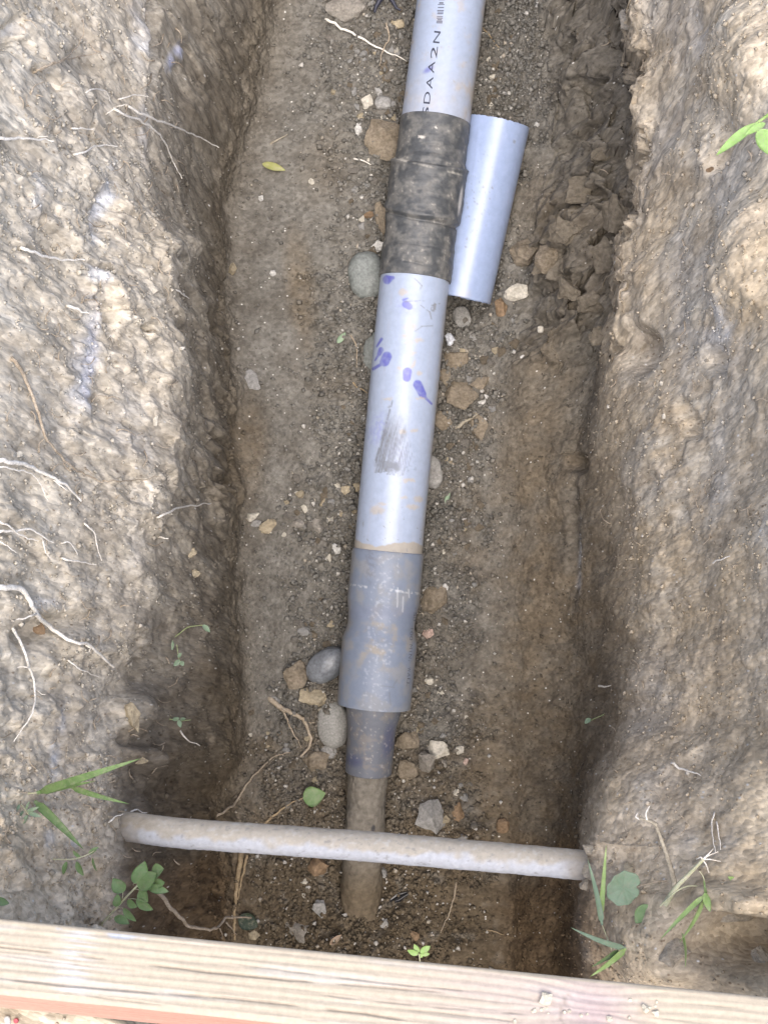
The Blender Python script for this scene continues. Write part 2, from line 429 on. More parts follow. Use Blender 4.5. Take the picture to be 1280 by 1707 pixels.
# smooth region weights
cs = np.cumsum([0] + CN)
def between(a, b, soft=25):
    return sstep(a - soft, a + soft, colw) * (1 - sstep(b - soft, b + soft, colw))
wLU = between(cs[2] - 20, cs[3]); wLL = between(cs[3], cs[5]); wF = between(cs[5], cs[9]); wRL = between(cs[9], cs[11]); wRU = between(cs[11], cs[13] + 20)
wG = 1 - np.clip(wLU + wLL + wF + wRL + wRU, 0, 1)
near_y = 1.0
# lengths measured along the soil surface; lumps on the steep walls are taller than wide
kd = slice(len(Y0) + 50, len(Y0) + NR - 50)
ds = np.sqrt(np.diff(GX[kd].mean(0)) ** 2 + np.diff(GZ[kd].mean(0)) ** 2)
kc = np.arange(NC - 1)
wall_k = np.interp(kc, [0, cs[2] - 20, cs[2] + 10, cs[3] - 15, cs[3] + 25, cs[5] - 45, cs[5], cs[9], cs[9] + 25, cs[10] - 5, cs[10] + 25, cs[11] - 10, cs[11] + 25, cs[13] - 5, cs[13] + 30, NC],
                   [1, 1, .40, .40, .21, .21, 1, 1, .6, .6, .30, .30, .42, .42, 1, 1])     # lumps drawn out down the wall to offset camera foreshortening
SP = np.concatenate([[0], np.cumsum(ds * wall_k)]); SP -= SP[cs[7]]
q3 = co * np.array([1, 1, 0.5])
q = np.stack([np.repeat(SP[None, :], NRT, 0).ravel(), rowY, np.full(len(co), 3.7)], 1)
big = fbm(q3 * 7, 3)
med = fbm(q * 26 + 5, 3)
warp = np.stack([perlin(q * 30), perlin(q * 30 + 9), perlin(q * 30 + 21)], 1)
f1, f2, cid = worley(q * 34 + warp * 0.5)
h1, h2, hid = worley(q * np.array([95, 95, 95]) + warp * 0.8 + 3)
lump = fbm(q * 62 + 13, 3, 0.5)
bil = fbm(q * 55 + 3, 4, 0.55, 1)
strata = fbm(co * np.array([10, 5.0, 12]) + 40 + 0.5 * warp, 3)
strata2 = fbm(co * np.array([20, 12, 45]) + 70 + 0.5 * warp, 2)
fine = fbm(q * 170, 3, 0.6)
scr = fbm(q * np.array([60, 60, 14]) + 11, 2)
clump = np.clip(0.75 - f1, 0, 1) * (0.35 + cid) ; crack = 1 - sstep(0.0, 0.13, f2 - f1)
grain = np.clip(0.7 - h1, 0, 1) * (0.3 + hid)
dF = np.abs(U - np.interp(Vp, AXV, AXU))                    # pixels from the pipe's centre line
topz = np.maximum(1 - sstep(120, 330, Vp), sstep(1100, 1300, Vp) * .6)
crumb = wF * (1 - sstep(100 + 70 * topz, 190 + 80 * topz, dF + 110 * med)) * (0.55 + 0.45 * sstep(-0.2, 0.2, big))
patch = sstep(0.0, 0.25, fbm(q * 11 + 31, 2))
disp = np.zeros(len(co), np.float32)
wq = 0.35 * np.stack([med, lump, big], 1)
fac1 = facet(q * 17 + 2 + wq); fac2 = facet(q * 48 + 31 + wq); fac3 = facet(q * 120 + 63 + wq)
fmask = 0.35 + 0.65 * sstep(-0.2, 0.25, fbm(q * 6 + 55, 2))
gmask = 0.25 + 0.75 * sstep(-0.15, 0.25, fbm(q * 9 + 77, 2))
disp += wLU * (0.015 * big + 0.010 * med + 0.003 * lump + (0.007 * clump + 0.0045 * grain) * gmask + 0.003 * strata + (0.015 * fac1 + 0.0075 * fac2) * fmask + 0.0028 * fac3 * gmask)
disp += wLL * (0.012 * big + 0.008 * med + 0.002 * lump + 0.007 * clump * patch + 0.005 * strata + 0.003 * grain * patch + (0.016 * fac1 + 0.008 * fac2) * fmask + 0.002 * fac3 * patch)
disp += wF * (0.010 * big + 0.005 * med + 0.0015 * lump + 0.0009 * fine + 0.0022 * grain * patch)
disp += crumb * (0.024 * grain + 0.026 * clump * (.3 + patch) + 0.004 * lump - 0.008)
upper = 1 - sstep(540, 640, Vp)
disp += wRL * (0.012 * big + 0.006 * med + 0.002 * lump + 0.003 * clump * patch + (0.002 + 0.024 * upper) * fac1 + (0.001 + 0.010 * upper) * fac2 + 0.0008 * fac3)
calm = 0.40 + 0.45 * (1 - sstep(480, 680, Vp + 150 * med)) + 0.6 * blob(U, Vp, 1110, 760, 45, 70, 0, .6)
disp += wRU * (0.020 * big + 0.007 * strata + calm * (0.009 * med + 0.002 * lump + (0.003 * grain + 0.003 * clump) * patch + (0.008 * fac1 + 0.0038 * fac2) * fmask + 0.0018 * fac3 * patch) + 0.0006 * fine)
disp += wG * (0.012 * big + 0.004 * bil + 0.004 * grain + 0.002 * fine)
# hand-placed hollows and bulges seen in the photograph (image position, size, depth in metres)
for (cu, cv, ru, rv, ang, d) in [
        (962, 772, 16, 14, 0, -0.02), (955, 900, 10, 90, 0, -0.012),
        (1205, 255, 10, 34, 30, -0.020), (1150, 700, 12, 30, -20, -0.022), (1060, 585, 28, 34, 0, -0.035),
        (1195, 600, 16, 20, 0, -0.020), (1235, 1575, 85, 38, 12, -0.060), (1090, 1560, 75, 60, 20, 0.030),
        (1210, 1500, 60, 24, 10, 0.020), (85, 1045, 45, 18, -15, -0.022), (178, 510, 10, 42, -15, -0.024),
        (175, 350, 18, 40, 10, -0.016), (330, 1330, 60, 60, 0, -0.02), (150, 235, 4, 40, 5, -0.012),
        (215, 1190, 26, 34, 10, 0.028), (232, 1265, 34, 16, 20, 0.024), (10, 60, 30, 14, -50, -0.02),
        (500, 490, 22, 90, -6, -0.007), (415, 730, 30, 60, 0, -0.008), (1035, 80, 24, 30, 0, -0.02),
        (1090, 800, 40, 60, 0, 0.014), (255, 60, 8, 90, 2, -0.02), (1240, 430, 40, 90, 10, 0.03), (1245, 90, 50, 90, 5, 0.03),
        (860, 1330, 90, 120, 0, -0.012), (640, 235, 42, 45, 0, 0.012), (280, 430, 26, 40, 30, 0.018), (772, 462, 48, 75, 12, -0.055), (800, 340, 40, 110, 12, -0.03), (597, 1615, 80, 95, 0, 0.075)]:
    disp += d * blob(U, Vp, cu, cv, ru, rv, ang, 0.6)
wW = np.clip(wLU + wLL + wRU + .5 * wRL, 0, 1)[:, None]
nd = nn + wW * np.array([0, 0, 0.25]); nd /= np.linalg.norm(nd, axis=1)[:, None]     # crumbs on a bank heap upwards
co2 = co + nd * disp[:, None]
# blocky slabs on the lower right bank, where clods have broken out in steps
nz0 = fbm(q * 18 + 90, 2)
blk = wRL * (1 - sstep(560, 640, Vp))
st1, st2, sid = worley(co * np.array([15, 9, 10]) + 0.5 * np.stack([med, big, nz0], 1) * 1.6 + 50)
co2[:, 2] += blk * (0.050 * (sid - 0.35) - 0.008 * (1 - sstep(0, 0.06, st2 - st1)))
# keep the floor below the pipe
G = co2.reshape(NRT, NC, 3)

# ---- soil colour: layers, damp subsoil, chalky stains, shade painted at wall foot and near end
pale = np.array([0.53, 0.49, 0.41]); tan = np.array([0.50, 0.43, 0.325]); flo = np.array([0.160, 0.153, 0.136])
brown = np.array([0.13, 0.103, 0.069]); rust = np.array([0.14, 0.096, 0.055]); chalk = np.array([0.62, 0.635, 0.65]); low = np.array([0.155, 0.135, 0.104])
c = np.zeros((len(co), 3)); wt = (wLU + wLL + wF + wRL + wRU + wG)[:, None] + 1e-6
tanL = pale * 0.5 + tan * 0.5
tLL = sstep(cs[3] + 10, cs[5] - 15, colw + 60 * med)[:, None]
lowc = pale * 0.70 * (1 - tLL) + low * tLL  # lower left wall: shade painted into the colour, deepening to its foot
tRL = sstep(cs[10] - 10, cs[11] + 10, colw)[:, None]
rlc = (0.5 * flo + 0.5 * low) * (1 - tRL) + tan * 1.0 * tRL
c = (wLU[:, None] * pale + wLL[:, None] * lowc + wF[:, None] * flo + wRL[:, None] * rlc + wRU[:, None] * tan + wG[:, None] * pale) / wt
def lay(c, m, colr):
    m = np.clip(m, 0, 1)[:, None]; return c * (1 - m) + colr * m
nz = fbm(q * 14 + 60, 3); nz2 = fbm(q * 40 + 80, 3)
c = lay(c, wRU * sstep(-0.1, 0.4, nz) * 0.6 * (1 - sstep(500, 900, Vp)), pale)
c = lay(c, wRU * blob(U, Vp, 1130, 730, 90, 330, 5, 0.6) * sstep(-0.25, 0.2, nz2) * 0.8, pale * 0.92)
c = lay(c, np.clip(wRL * (1 - tRL[:, 0]) + .6 * wF * sstep(700, 860, U + 120 * nz), 0, 1) * sstep(520, 1000, Vp + 250 * nz) * (.5 + .5 * sstep(-.3, .3, nz2 + nz)) * 0.7, brown * 1.3)
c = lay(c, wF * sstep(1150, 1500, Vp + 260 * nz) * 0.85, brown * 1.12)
c = lay(c, wLL * sstep(950, 1350, Vp + 200 * nz) * 0.75, brown)  # damp brown that also paints in shade low on the left wall
c = lay(c, (wF + wRL) * sstep(1330, 1520, Vp + 90 * nz) * .7, brown * .8)  # near end: shade painted onto the floor and right toe as darker brown
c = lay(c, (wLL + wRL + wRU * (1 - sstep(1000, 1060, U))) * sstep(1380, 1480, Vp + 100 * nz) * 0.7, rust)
c = lay(c, wLU * sstep(0.1, 0.5, nz) * 0.4, tanL)
c = lay(c, wLU * sstep(1150, 1450, Vp) * 0.75, tan * 1.08)
for (cu, cv, ru, rv, ang, m) in [(500, 480, 22, 85, -6, .75), (410, 750, 32, 85, 5, .75), (880, 760, 50, 60, 0, .55), (905, 640, 55, 60, 0, .4), (900, 350, 60, 60, 10, .4),
                                 (560, 640, 40, 30, 0, .25), (880, 1250, 110, 160, 0, .5), (700, 1080, 60, 70, 0, .3), (565, 1150, 60, 60, 0, .35), (520, 1330, 160, 80, 0, .4),
                                 (1235, 1600, 110, 60, 10, .7), (970, 420, 60, 100, 10, .35), (540, 275, 40, 50, 20, .3)]:
    c = lay(c, m * blob(U, Vp, cu, cv, ru, rv, ang, 0.6) * (0.75 + 0.6 * nz2), brown * 1.15)
for (cu, cv, ru, rv, ang, m) in [(172, 340, 13, 60, 12, .9), (160, 470, 12, 30, 0, .8), (143, 610, 22, 75, 8, .8), (232, 60, 20, 55, -8, .55), (150, 620, 10, 60, 0, .7),
                                 (100, 1235, 8, 55, 6, .85), (85, 1400, 12, 16, 0, .5), (125, 1410, 10, 10, 0, .5), (70, 1010, 30, 12, 0, .5), (295, 95, 9, 22, 15, .8),
                                 (245, 210, 10, 50, 0, .5), (1170, 60, 20, 40, 0, .35), (1205, 560, 26, 60, 0, .45), (60, 330, 10, 50, 0, .35), (1170, 1400, 50, 40, 0, .2),
                                 (962, 930, 7, 60, 0, .5), (30, 45, 10, 22, 40, .6), (215, 790, 40, 160, 5, .22), (185, 330, 8, 10, 0, 1)]:
    c = lay(c, m * blob(U, Vp, cu, cv, ru, rv, ang, 0.6) * sstep(-0.35, 0.15, nz2), chalk)
c = lay(c, 0.8 * (blob(U, Vp, 295, 95, 8, 20, 15, .6) + blob(U, Vp, 155, 600, 10, 70, 5, .6) * .4) * sstep(-.2, .2, nz2), np.array([0.52, 0.55, 0.72]))
c = lay(c, 0.6 * blob(U, Vp, 252, 60, 7, 80, 2, .6), rust)
c = lay(c, wF * sstep(0.12, 0.5, nz2) * 0.35, flo * 1.25)
och = fbm(q3 * np.array([9, 6, 9]) + 200, 3)
c = lay(c, wRU * sstep(0.0, 0.35, och) * 0.55, np.array([0.50, 0.41, 0.28]))
c = lay(c, wRU * sstep(0.05, 0.35, -och) * 0.45, np.array([0.46, 0.44, 0.40]))
c = lay(c, wLU * sstep(0.08, 0.4, och) * 0.30, np.array([0.50, 0.44, 0.33]))
c *= (1 + 0.10 * nz2 + 0.08 * nz)[:, None]
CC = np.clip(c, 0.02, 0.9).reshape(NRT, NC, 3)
QC = q.copy(); QC[:, 2] += disp * 0.8
def patch_obj(name, a, b, rows=None):
    sub = G[:, a:b + 1]; nr, nc = sub.shape[:2]
    me = mesh_np(name, sub.reshape(-1, 3), grid_faces(nr, nc))
    set_col(me, CC[:, a:b + 1].reshape(-1, 3))
    at_ = me.attributes.new('Crd', 'FLOAT_VECTOR', 'POINT'); at_.data.foreach_set('vector', np.ascontiguousarray(QC.reshape(NRT, NC, 3)[:, a:b + 1], np.float32).ravel())
    o = link(name, me, 'soil'); o['kind'] = 'structure'; return o
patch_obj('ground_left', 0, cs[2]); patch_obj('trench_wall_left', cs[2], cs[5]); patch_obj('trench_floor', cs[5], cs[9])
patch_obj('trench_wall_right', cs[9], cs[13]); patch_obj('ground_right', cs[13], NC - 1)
sub = G[::2, ::2]; SB = BVHTree.FromPolygons([tuple(p) for p in sub.reshape(-1, 3).tolist()], grid_faces(*sub.shape[:2]).tolist())
CV = V(CAM)
def hit(u, v):
    loc, n, i, d = SB.ray_cast(CV, ray(u, v))
    if n.dot(ray(u, v)) > 0: n = -n
    return np.array(loc), np.array(n)
def on(u, v, lift=0.0):
    p, n = hit(u, v); return p + n * lift

# ================================================================== PIPE LINE
def frame_at(path, s):
    """point and unit tangent on a polyline at arc length s"""
    d = np.linalg.norm(np.diff(path, axis=0), axis=1); L = np.concatenate([[0], np.cumsum(d)])
    p = np.stack([np.interp(s, L, path[:, k]) for k in range(3)], -1)
    return p
def smooth_path(path, n=400, r=18):
    d = np.linalg.norm(np.diff(path, axis=0), axis=1); L = np.concatenate([[0], np.cumsum(d)])
    s = np.linspace(0, L[-1], n); p = np.stack([np.interp(s, L, path[:, k]) for k in range(3)], -1)
    for _ in range(2):
        pad = np.concatenate([2 * p[0] - p[r:0:-1], p, 2 * p[-1] - p[-2:-r - 2:-1]]); cs_ = np.cumsum(np.vstack([np.zeros(3), pad]), 0)
        p = (cs_[2 * r + 1:] - cs_[:-2 * r - 1]) / (2 * r + 1)
    return p
AXS = smooth_path(AX)
def vpix(path): return proj(path)[1]
def lathe(path, rad, nth, cap=False, wall=0.0, dense=True, elev=None):
    """tube round a path with a radius for each station; the last column repeats nothing (wrapped)"""
    t = np.gradient(path, axis=0); t /= np.linalg.norm(t, axis=1)[:, None]
    up = -FWD - t * (t @ -FWD)[:, None]; up /= np.linalg.norm(up, axis=1)[:, None]
    sd_ = np.cross(t, up)
    k_ = int(nth * .78)
    th = np.concatenate([np.linspace(-1.75, 1.75, k_), np.linspace(1.75, 2 * math.pi - 1.75, nth - k_ + 2)[1:-1]])
    rad = np.asarray(rad)
    if rad.ndim == 1: rad = np.repeat(rad[:, None], nth, 1)
    pts = path[:, None] + rad[..., None] * (np.sin(th)[None, :, None] * sd_[:, None] + np.cos(th)[None, :, None] * up[:, None])
    return pts, th
PX = ZP / F      # metres for one pixel at the pipe's depth
def stations(v0, v1, n):
    vv_ = vpix(AXS); o = np.argsort(vv_)
    tv = np.linspace(v0, v1, n)
    return np.stack([np.interp(tv, vv_[o], AXS[o, k]) for k in range(3)], -1), tv
pipe_root = empty('sewer_pipe', P(648, 900, ZP + 0.05))
tag(pipe_root, 'long lavender-grey plastic sewer pipe with black wrapped joint lying along the trench floor', 'pipe')
org = np.array(pipe_root.location)
def section(name, v0, v1, prof, paint, mat, nst, nth=150, ring=0.004, disp=None, parent=pipe_root, rgh=0.4):
    path, tv = stations(v0, v1, nst)
    rad = np.interp(tv, [p[0] for p in prof], [p[1] for p in prof]) * PX
    pts, th = lathe(path, rad, nth)
    if disp is not None:
        n_ = pts - path[:, None]; n_ /= np.linalg.norm(n_, axis=2)[..., None]
        pts = pts + n_ * disp(pts, tv[:, None], th[None, :])[..., None]
    # turned-in ends so the wall thickness shows
    def inner(k, d):
        c0 = path[k]; return c0 + (pts[k] - c0) * (1 - d / rad[k])
    pts = np.concatenate([inner(0, ring)[None], pts, inner(-1, ring)[None]])
    flat = pts.reshape(-1, 3)
    me = mesh_np(name, flat - org, grid_faces(len(pts), nth, True)[:, ::-1])
    u, v = proj(flat)
    rep = np.repeat(np.concatenate([[tv[0]], tv, [tv[-1]]]), nth); thr = np.tile(th, len(pts))
    thr = np.where(thr > math.pi, thr - 2 * math.pi, thr)
    col, rg = paint(flat, u, v, rep, thr)
    set_col(me, col); set_val(me, rg)
    if name != 'x':
        for k_ in range(nth):
            pass
    return link(name, me, mat, parent), flat
pvc = np.array([0.345, 0.405, 0.525]); dirt = np.array([0.40, 0.36, 0.30]); purple = np.array([0.10, 0.105, 0.42]); orange = np.array([0.46, 0.37, 0.26])
def mixm(c_, m, colr): return lay(c_, m, colr)
def paint_upper(p, u, v, tv, th):
    n = fbm(p * 40, 4); n2 = fbm(p * 160, 3)
    c_ = np.tile(pvc, (len(p), 1)); rg = np.full(len(p), 0.42)
    m = 0.55 * sstep(60, 190, v + 60 * n) * (0.5 + 0.5 * sstep(-.2, .3, n)); c_ = mixm(c_, m, np.array([.42, .41, .41])); rg = rg + m * .3
    c_ = mixm(c_, 0.6 * sstep(0.9, 1.5, -th) , dirt)
    c_ = mixm(c_, 0.5 * sstep(0.25, .5, n2) * sstep(-.1, .2, n), dirt * .8)
    c_ = mixm(c_, 0.6 * blob(u, v, 714, 116, 9, 4, -30, .6), purple)
    c_ = mixm(c_, 0.35 * sstep(.15, .5, n), orange); return c_, rg
def drop(u, v, u0, v0, r0, u1, v1, r1):
    d = np.array([u1 - u0, v1 - v0]); L = np.hypot(*d); t = np.clip(((u - u0) * d[0] + (v - v0) * d[1]) / L ** 2, 0, 1)
    dist = np.hypot(u - u0 - t * d[0], v - v0 - t * d[1]); r = r0 + (r1 - r0) * t
    return 1 - sstep(r - 1.0, r + 1.0, dist)
def paint_lower(p, u, v, tv, th):
    n = fbm(p * 40, 4); n2 = fbm(p * 170, 3); n3 = fbm(p * np.array([120, 18, 120]), 3)
    c_ = np.tile(pvc * 1.03, (len(p), 1)); rg = np.full(len(p), 0.34)
    c_ = mixm(c_, 0.12 * sstep(0, .4, n3), np.array([.50, .55, .66]))
    ax = np.interp(v, AXV, AXU); off = u - ax
    for o_, w_, m in ((-36, 1.0, .35), (-34, .8, .2), (38, 1.2, .2), (4, 1.2, .35), (7, 1.0, -.0), (14, 1.0, .25)):
        c_ = mixm(c_, m * (1 - sstep(w_, w_ + 1.2, np.abs(off - o_))) * (sstep(-.3, .2, n)), np.array([.36, .39, .48]))
    pm = np.zeros(len(p))
    for a in [(645, 594, 8, 641, 603, 8), (641, 603, 7, 634, 608, 2.4), (634, 608, 2.5, 622, 615, 2.6), (635, 583, 4.5, 632, 590, 3.5), (632, 590, 2.5, 625, 601, 1.2), (636, 565, 2.5, 628, 578, 1.4),
              (696, 641, 7.5, 704, 657, 6.5), (704, 655, 5.5, 709, 663, 2.5), (708, 662, 2.2, 719, 673, 1.8), (679, 620, 7.5, 678, 630, 6.5), (676, 507, 6, 682, 511, 5.5), (646, 466, 8, 655, 463, 3), (672, 500, 2, 680, 497, 1)]:
        pm = np.maximum(pm, drop(u, v, *a))
    pm = pm * np.clip(0.80 + .5 * n + .35 * n2, .25, 1)
    c_ = mixm(c_, pm * .92, purple * (1 + .0)); 
    c_ = mixm(c_, .45 * (blob(u, v, 630, 715, 14, 26, 20, .6) + blob(u, v, 680, 510, 18, 14, 0, .7) * .8 + blob(u, v, 660, 760, 22, 30, 0, .8) * .4) * sstep(-.25, .2, n2), np.array([.25, .27, .56]))
    om = np.zeros(len(p))
    for (a, b, r1, r2, g) in [(682, 572, 7, 3.5, -4), (698, 567, 8, 3.5, 4), (676, 560, 7, 3, 0), (688, 589, 7, 3, 5), (700, 622, 5, 3, 0), (668, 614, 4, 3, 0), (690, 608, 2, 8, 30), (700, 664, 9, 1.8, 0), (672, 720, 6, 3.5, 0),
                              (682, 801, 9, 3, 0), (672, 829, 7, 2.6, 0), (697, 832, 7, 5, 0), (687, 845, 9, 4, 5), (629, 850, 10, 7, 0), (638, 840, 7, 3, 0), (690, 718, 6, 3, 0), (648, 665, 8, 3, -10), (682, 545, 10, 6, 0), (672, 487, 8, 6, 0)]:
        om = np.maximum(om, blob(u + 6 * n, v + 4 * n2, a, b, r1, r2, g, .45))
    c_ = mixm(c_, om * .6, np.array([.47, .40, .31]))
    # dark grey smear that widens downwards
    t = (v - 660) / 122.; half = np.clip(6 + 30 * t, 0, 40); cen = 655 + 3 * t + (t * 4)
    sm = ((v > 668) & (v < 788 + 8 * n * 3)).astype(float) * (1 - sstep(half - 3, half + 3, np.abs(u - cen - 0)))
    streak = fbm(np.stack([u * .35 + v * .10, v * .02, u * 0], 1), 3)
    sm = sm * np.clip(0.95 - (u - (cen - half)) / 62. + .9 * streak, 0, 1) * sstep(665, 735, v)
    sm = np.maximum(sm, .8 * blob(u + 8 * n, v + 6 * n2, 648, 776, 22, 9, 10, .4)); sm = np.maximum(sm, .7 * blob(u, v, 683, 781, 9, 4, 0, .5) * sstep(-.2, .2, n2)); sm = np.maximum(sm, .9 * drop(u, v, 654, 668, 1.3, 625, 775, 2.2) * sstep(-.3, .1, n2))
    c_ = mixm(c_, sm * .85, np.array([.13, .135, .14])); rg = rg + .35 * sm
    # hairline squiggles of dried glue and root
    for a in [(691, 464, 1, 703, 476, 1), (703, 476, 1, 698, 488, 1), (675, 503, .8, 706, 501, 1), (700, 508, .8, 716, 520, .8), (716, 520, 1.4, 719, 532, 1), (718, 509, .8, 733, 506, .9), (692, 552, .8, 703, 544, .8), (703, 544, .8, 722, 543, .8), (722, 515, 4.5, 724, 508, 3), (646, 676, 3.2, 648, 677, 3)]:
        c_ = mixm(c_, .7 * drop(u, v, *a) * sstep(-.35, 0, n2), np.array([.20, .20, .20]))
    # band of mud where it enters the coupling
    edge = 905 + 6 * np.sin((u - 600) * .06) + 10 * n + (u - 640) * .10
    mud = sstep(edge - 2, edge + 1, v)
    c_ = mixm(c_, mud * .9, dirt * .95); rg = rg + .4 * mud
    c_ = mixm(c_, .5 * sstep(.95, 1.4, -th) * sstep(-.3, .2, n), dirt)
    speck = sstep(.42, .5, n2) * (sstep(820, 900, v) * .8 + .15)
    c_ = mixm(c_, speck, np.array([.24, .25, .27])); return c_, np.clip(rg, .2, .95)
def paint_wrap(p, u, v, tv, th):
    n = fbm(p * 45, 4); n2 = fbm(p * 150, 3); n3 = fbm(p * np.array([60, 120, 60]), 3)
    c_ = np.tile(np.array([.07, .075, .08]), (len(p), 1)); rg = np.full(len(p), .46)
    d = sstep(-.2, .5, n + .3 * n3 + .35 * n2 + .08) * .62; c_ = mixm(c_, d, np.array([.205, .20, .185])); rg = rg + d * .25
    c_ = mixm(c_, .7 * sstep(.25, .45, n2) * sstep(0, .3, n), np.array([.35, .33, .30]))
    c_ = mixm(c_, .9 * sstep(-.05, .12, n2) * (blob(u, v, 700, 228, 9, 2.5, 5, .6) + blob(u, v, 727, 214, 5, 4, 0, .6)), np.array([.60, .57, .52]))
    c_ = mixm(c_, .8 * (1 - sstep(1, 2.5, np.abs(v - 274 - .25 * (u - 700)))) * sstep(-.2, .2, n), np.array([.45, .43, .38]))
    c_ = mixm(c_, .8 * blob(u, v, 767, 335, 2.5, 22, 8, .5), np.array([.55, .53, .50])); return c_, rg
def disp_wrap(pts, tv, th):
    s = pts.shape; q_ = pts.reshape(-1, 3); u, v = proj(q_); u = u.reshape(s[:2]); v = v.reshape(s[:2])
    n = fbm(q_ * np.array([25, 130, 40]), 3).reshape(s[:2]); n2 = fbm(q_ * 30, 2).reshape(s[:2])
    d = (.0010 * n + .0014 * n2) * sstep(206, 222, v)
    x = u - np.interp(v, AXV, AXU)
    e1 = 366 + .10 * x + .0022 * x * x * np.sign(x) ; d = d - .004 * np.exp(-((v - e1) / 3.2) ** 2) + .003 * np.exp(-((v - e1 + 8) / 6) ** 2)
    e2 = 274 + .15 * x; d = d + .0028 * sstep(e2 - 2, e2 + 1, v) * (1 - sstep(360, 372, v)) + .002 * np.exp(-((v - e2 - 3) / 3) ** 2)
    e3 = 438 + .2 * x; d = d - .002 * np.exp(-((v - e3) / 2.5) ** 2) * (np.abs(x + 5) < 18)
    e4 = 410 + .12 * x; d = d + .0015 * sstep(e4 - 2, e4 + 2, v); return d
def paint_coup(p, u, v, tv, th):
    n = fbm(p * 42, 4); n2 = fbm(p * 170, 3)
    c_ = np.tile(np.array([.20, .235, .305]), (len(p), 1)); rg = np.full(len(p), .46)
    c_ = mixm(c_, .55 * sstep(-.1, .4, n), np.array([.275, .275, .27]))
    c_ = mixm(c_, .6 * sstep(.05, .4, n) * blob(u, v, 635, 1070, 45, 40, 0, .6), np.array([.34, .29, .22]))
    c_ = mixm(c_, .55 * blob(u, v, 620, 930, 10, 40, 8, .6) * sstep(-.2, .2, n2), np.array([.15, .16, .20]))
    c_ = mixm(c_, .7 * (1 - sstep(1.2, 2.8, np.abs(v - (977 + .13 * (u - 600))))) * sstep(-.15, .15, n2) * ((u < 612) | (u > 650)), np.array([.55, .57, .60]))
    c_ = mixm(c_, .35 * (1 - sstep(8, 14, np.abs(v - 1022))), np.array([.19, .215, .30]))
    for a in [(663, 980, 1, 662, 1012, .8), (672, 995, .8, 671, 1020, .8), (681, 983, 1, 682, 996, .8)]:
        c_ = mixm(c_, .6 * drop(u, v, *a), np.array([.62, .65, .70]))
    c_ = mixm(c_, .28 * sstep(.15, .42, n2) * (np.abs(u - np.interp(v, AXV, AXU) + 0) < 22), np.array([.52, .56, .66]))  # bluish speckle kept to the crown as a painted highlight streak
    for a in [(635, 1143, 1, 658, 1146, 1), (649, 1155, 1, 651, 1175, 1), (662, 1133, 1, 656, 1143, 1)]:
        c_ = mixm(c_, .6 * drop(u, v, *a), np.array([.16, .17, .2]))
    c_ = mixm(c_, .5 * sstep(1.0, 1.5, np.abs(th)), dirt * .8); return c_, rg + .15 * sstep(-.2, .3, n)
def paint_red(p, u, v, tv, th):
    n = fbm(p * 45, 4); n2 = fbm(p * 170, 3)
    c_ = np.tile(np.array([.13, .14, .165]), (len(p), 1))
    c_ = mixm(c_, .75 * sstep(-.15, .35, n2 * .6 + n), np.array([.20, .185, .17]))
    c_ = mixm(c_, .7 * (blob(u, v, 648, 1235, 9, 26, 10, .6) + blob(u, v, 590, 1268, 14, 9, 20, .6)), np.array([.07, .08, .15]))
    c_ = mixm(c_, .5 * sstep(.3, .45, n2), np.array([.38, .37, .36])); return c_, np.full(len(p), .6)
def paint_old(p, u, v, tv, th):
    n = fbm(p * 40, 4); c_ = np.tile(np.array([.20, .182, .152]), (len(p), 1))
    c_ = mixm(c_, .6 * sstep(0, .4, n), np.array([.145, .135, .12])); c_ = mixm(c_, .9 * blob(u, v, 622, 1381, 3.5, 6, 10, .4), np.array([.05, .05, .055]))
    c_ = mixm(c_, sstep(1400, 1500, v) * .95, brown * 1.05); return c_, np.full(len(p), .9)
def disp_old(pts, tv, th):
    s = pts.shape; q_ = pts.reshape(-1, 3); return (.004 * fbm(q_ * 30, 3) + .0016 * fbm(q_ * 150, 3)).reshape(s[:2])
sec_up, fl_up = section('pipe_section', -240, 212, [(-240, 57), (212, 57)], paint_upper, 'pvc', 260)
sec_up['label'] = 'upper pipe section printed with black letters'
wrap, fl_wr = section('joint_wrap', 203, 466, [(203, 58.6), (268, 58.6), (276, 61.5), (366, 60.5), (374, 59.6), (410, 58.8), (466, 58.6)], paint_wrap, 'wrap', 240, 150, 0.006, disp_wrap)
wrap['label'] = 'black dusty rubber wrap around the joint'
sec_lo, fl_lo = section('pipe_section', 464, 925, [(464, 57.2), (470, 57.6), (925, 56.8)], paint_lower, 'pvc', 370)
sec_lo['label'] = 'lower pipe section smeared with purple primer and mud'
coup, fl_co = section('coupling', 918, 1176, [(918, 58.5), (922, 59.8), (1004, 60), (1022, 56.8), (1042, 55.8), (1054, 58.5), (1068, 62.6), (1176, 61.8)], paint_coup, 'pvc', 200, 150, 0.010)
coup['label'] = 'darker blue-grey coupling with a flared bell'
redu, fl_re = section('reducer', 1160, 1286, [(1160, 46), (1186, 45.6), (1198, 43.6), (1210, 41.2), (1224, 39.9), (1245, 39.6), (1286, 39.2)], paint_red, 'pvc', 100, 130, 0.006)
redu['label'] = 'purple-stained reducer'
oldp, _ = section('old_pipe', 1270, 1620, [(1270, 32), (1340, 33), (1480, 34.5), (1620, 33)], paint_old, 'mud', 170, 110, 0.003, disp_old)
oldp['label'] = 'narrow old pipe caked in mud'
def bvh_of(flat, nth):
    n = len(flat) // nth; return BVHTree.FromPolygons(flat.tolist(), grid_faces(n, nth, True).tolist())
BU, BC = bvh_of(fl_up, 150), bvh_of(fl_co, 150)
def on_pipe(bv, u, v, lift):
    loc, n, i, d = bv.ray_cast(CV, ray(u, v))
    if loc is None: return None
    if n.dot(ray(u, v)) > 0: n = -n
    return np.array(loc) + np.array(n) * lift
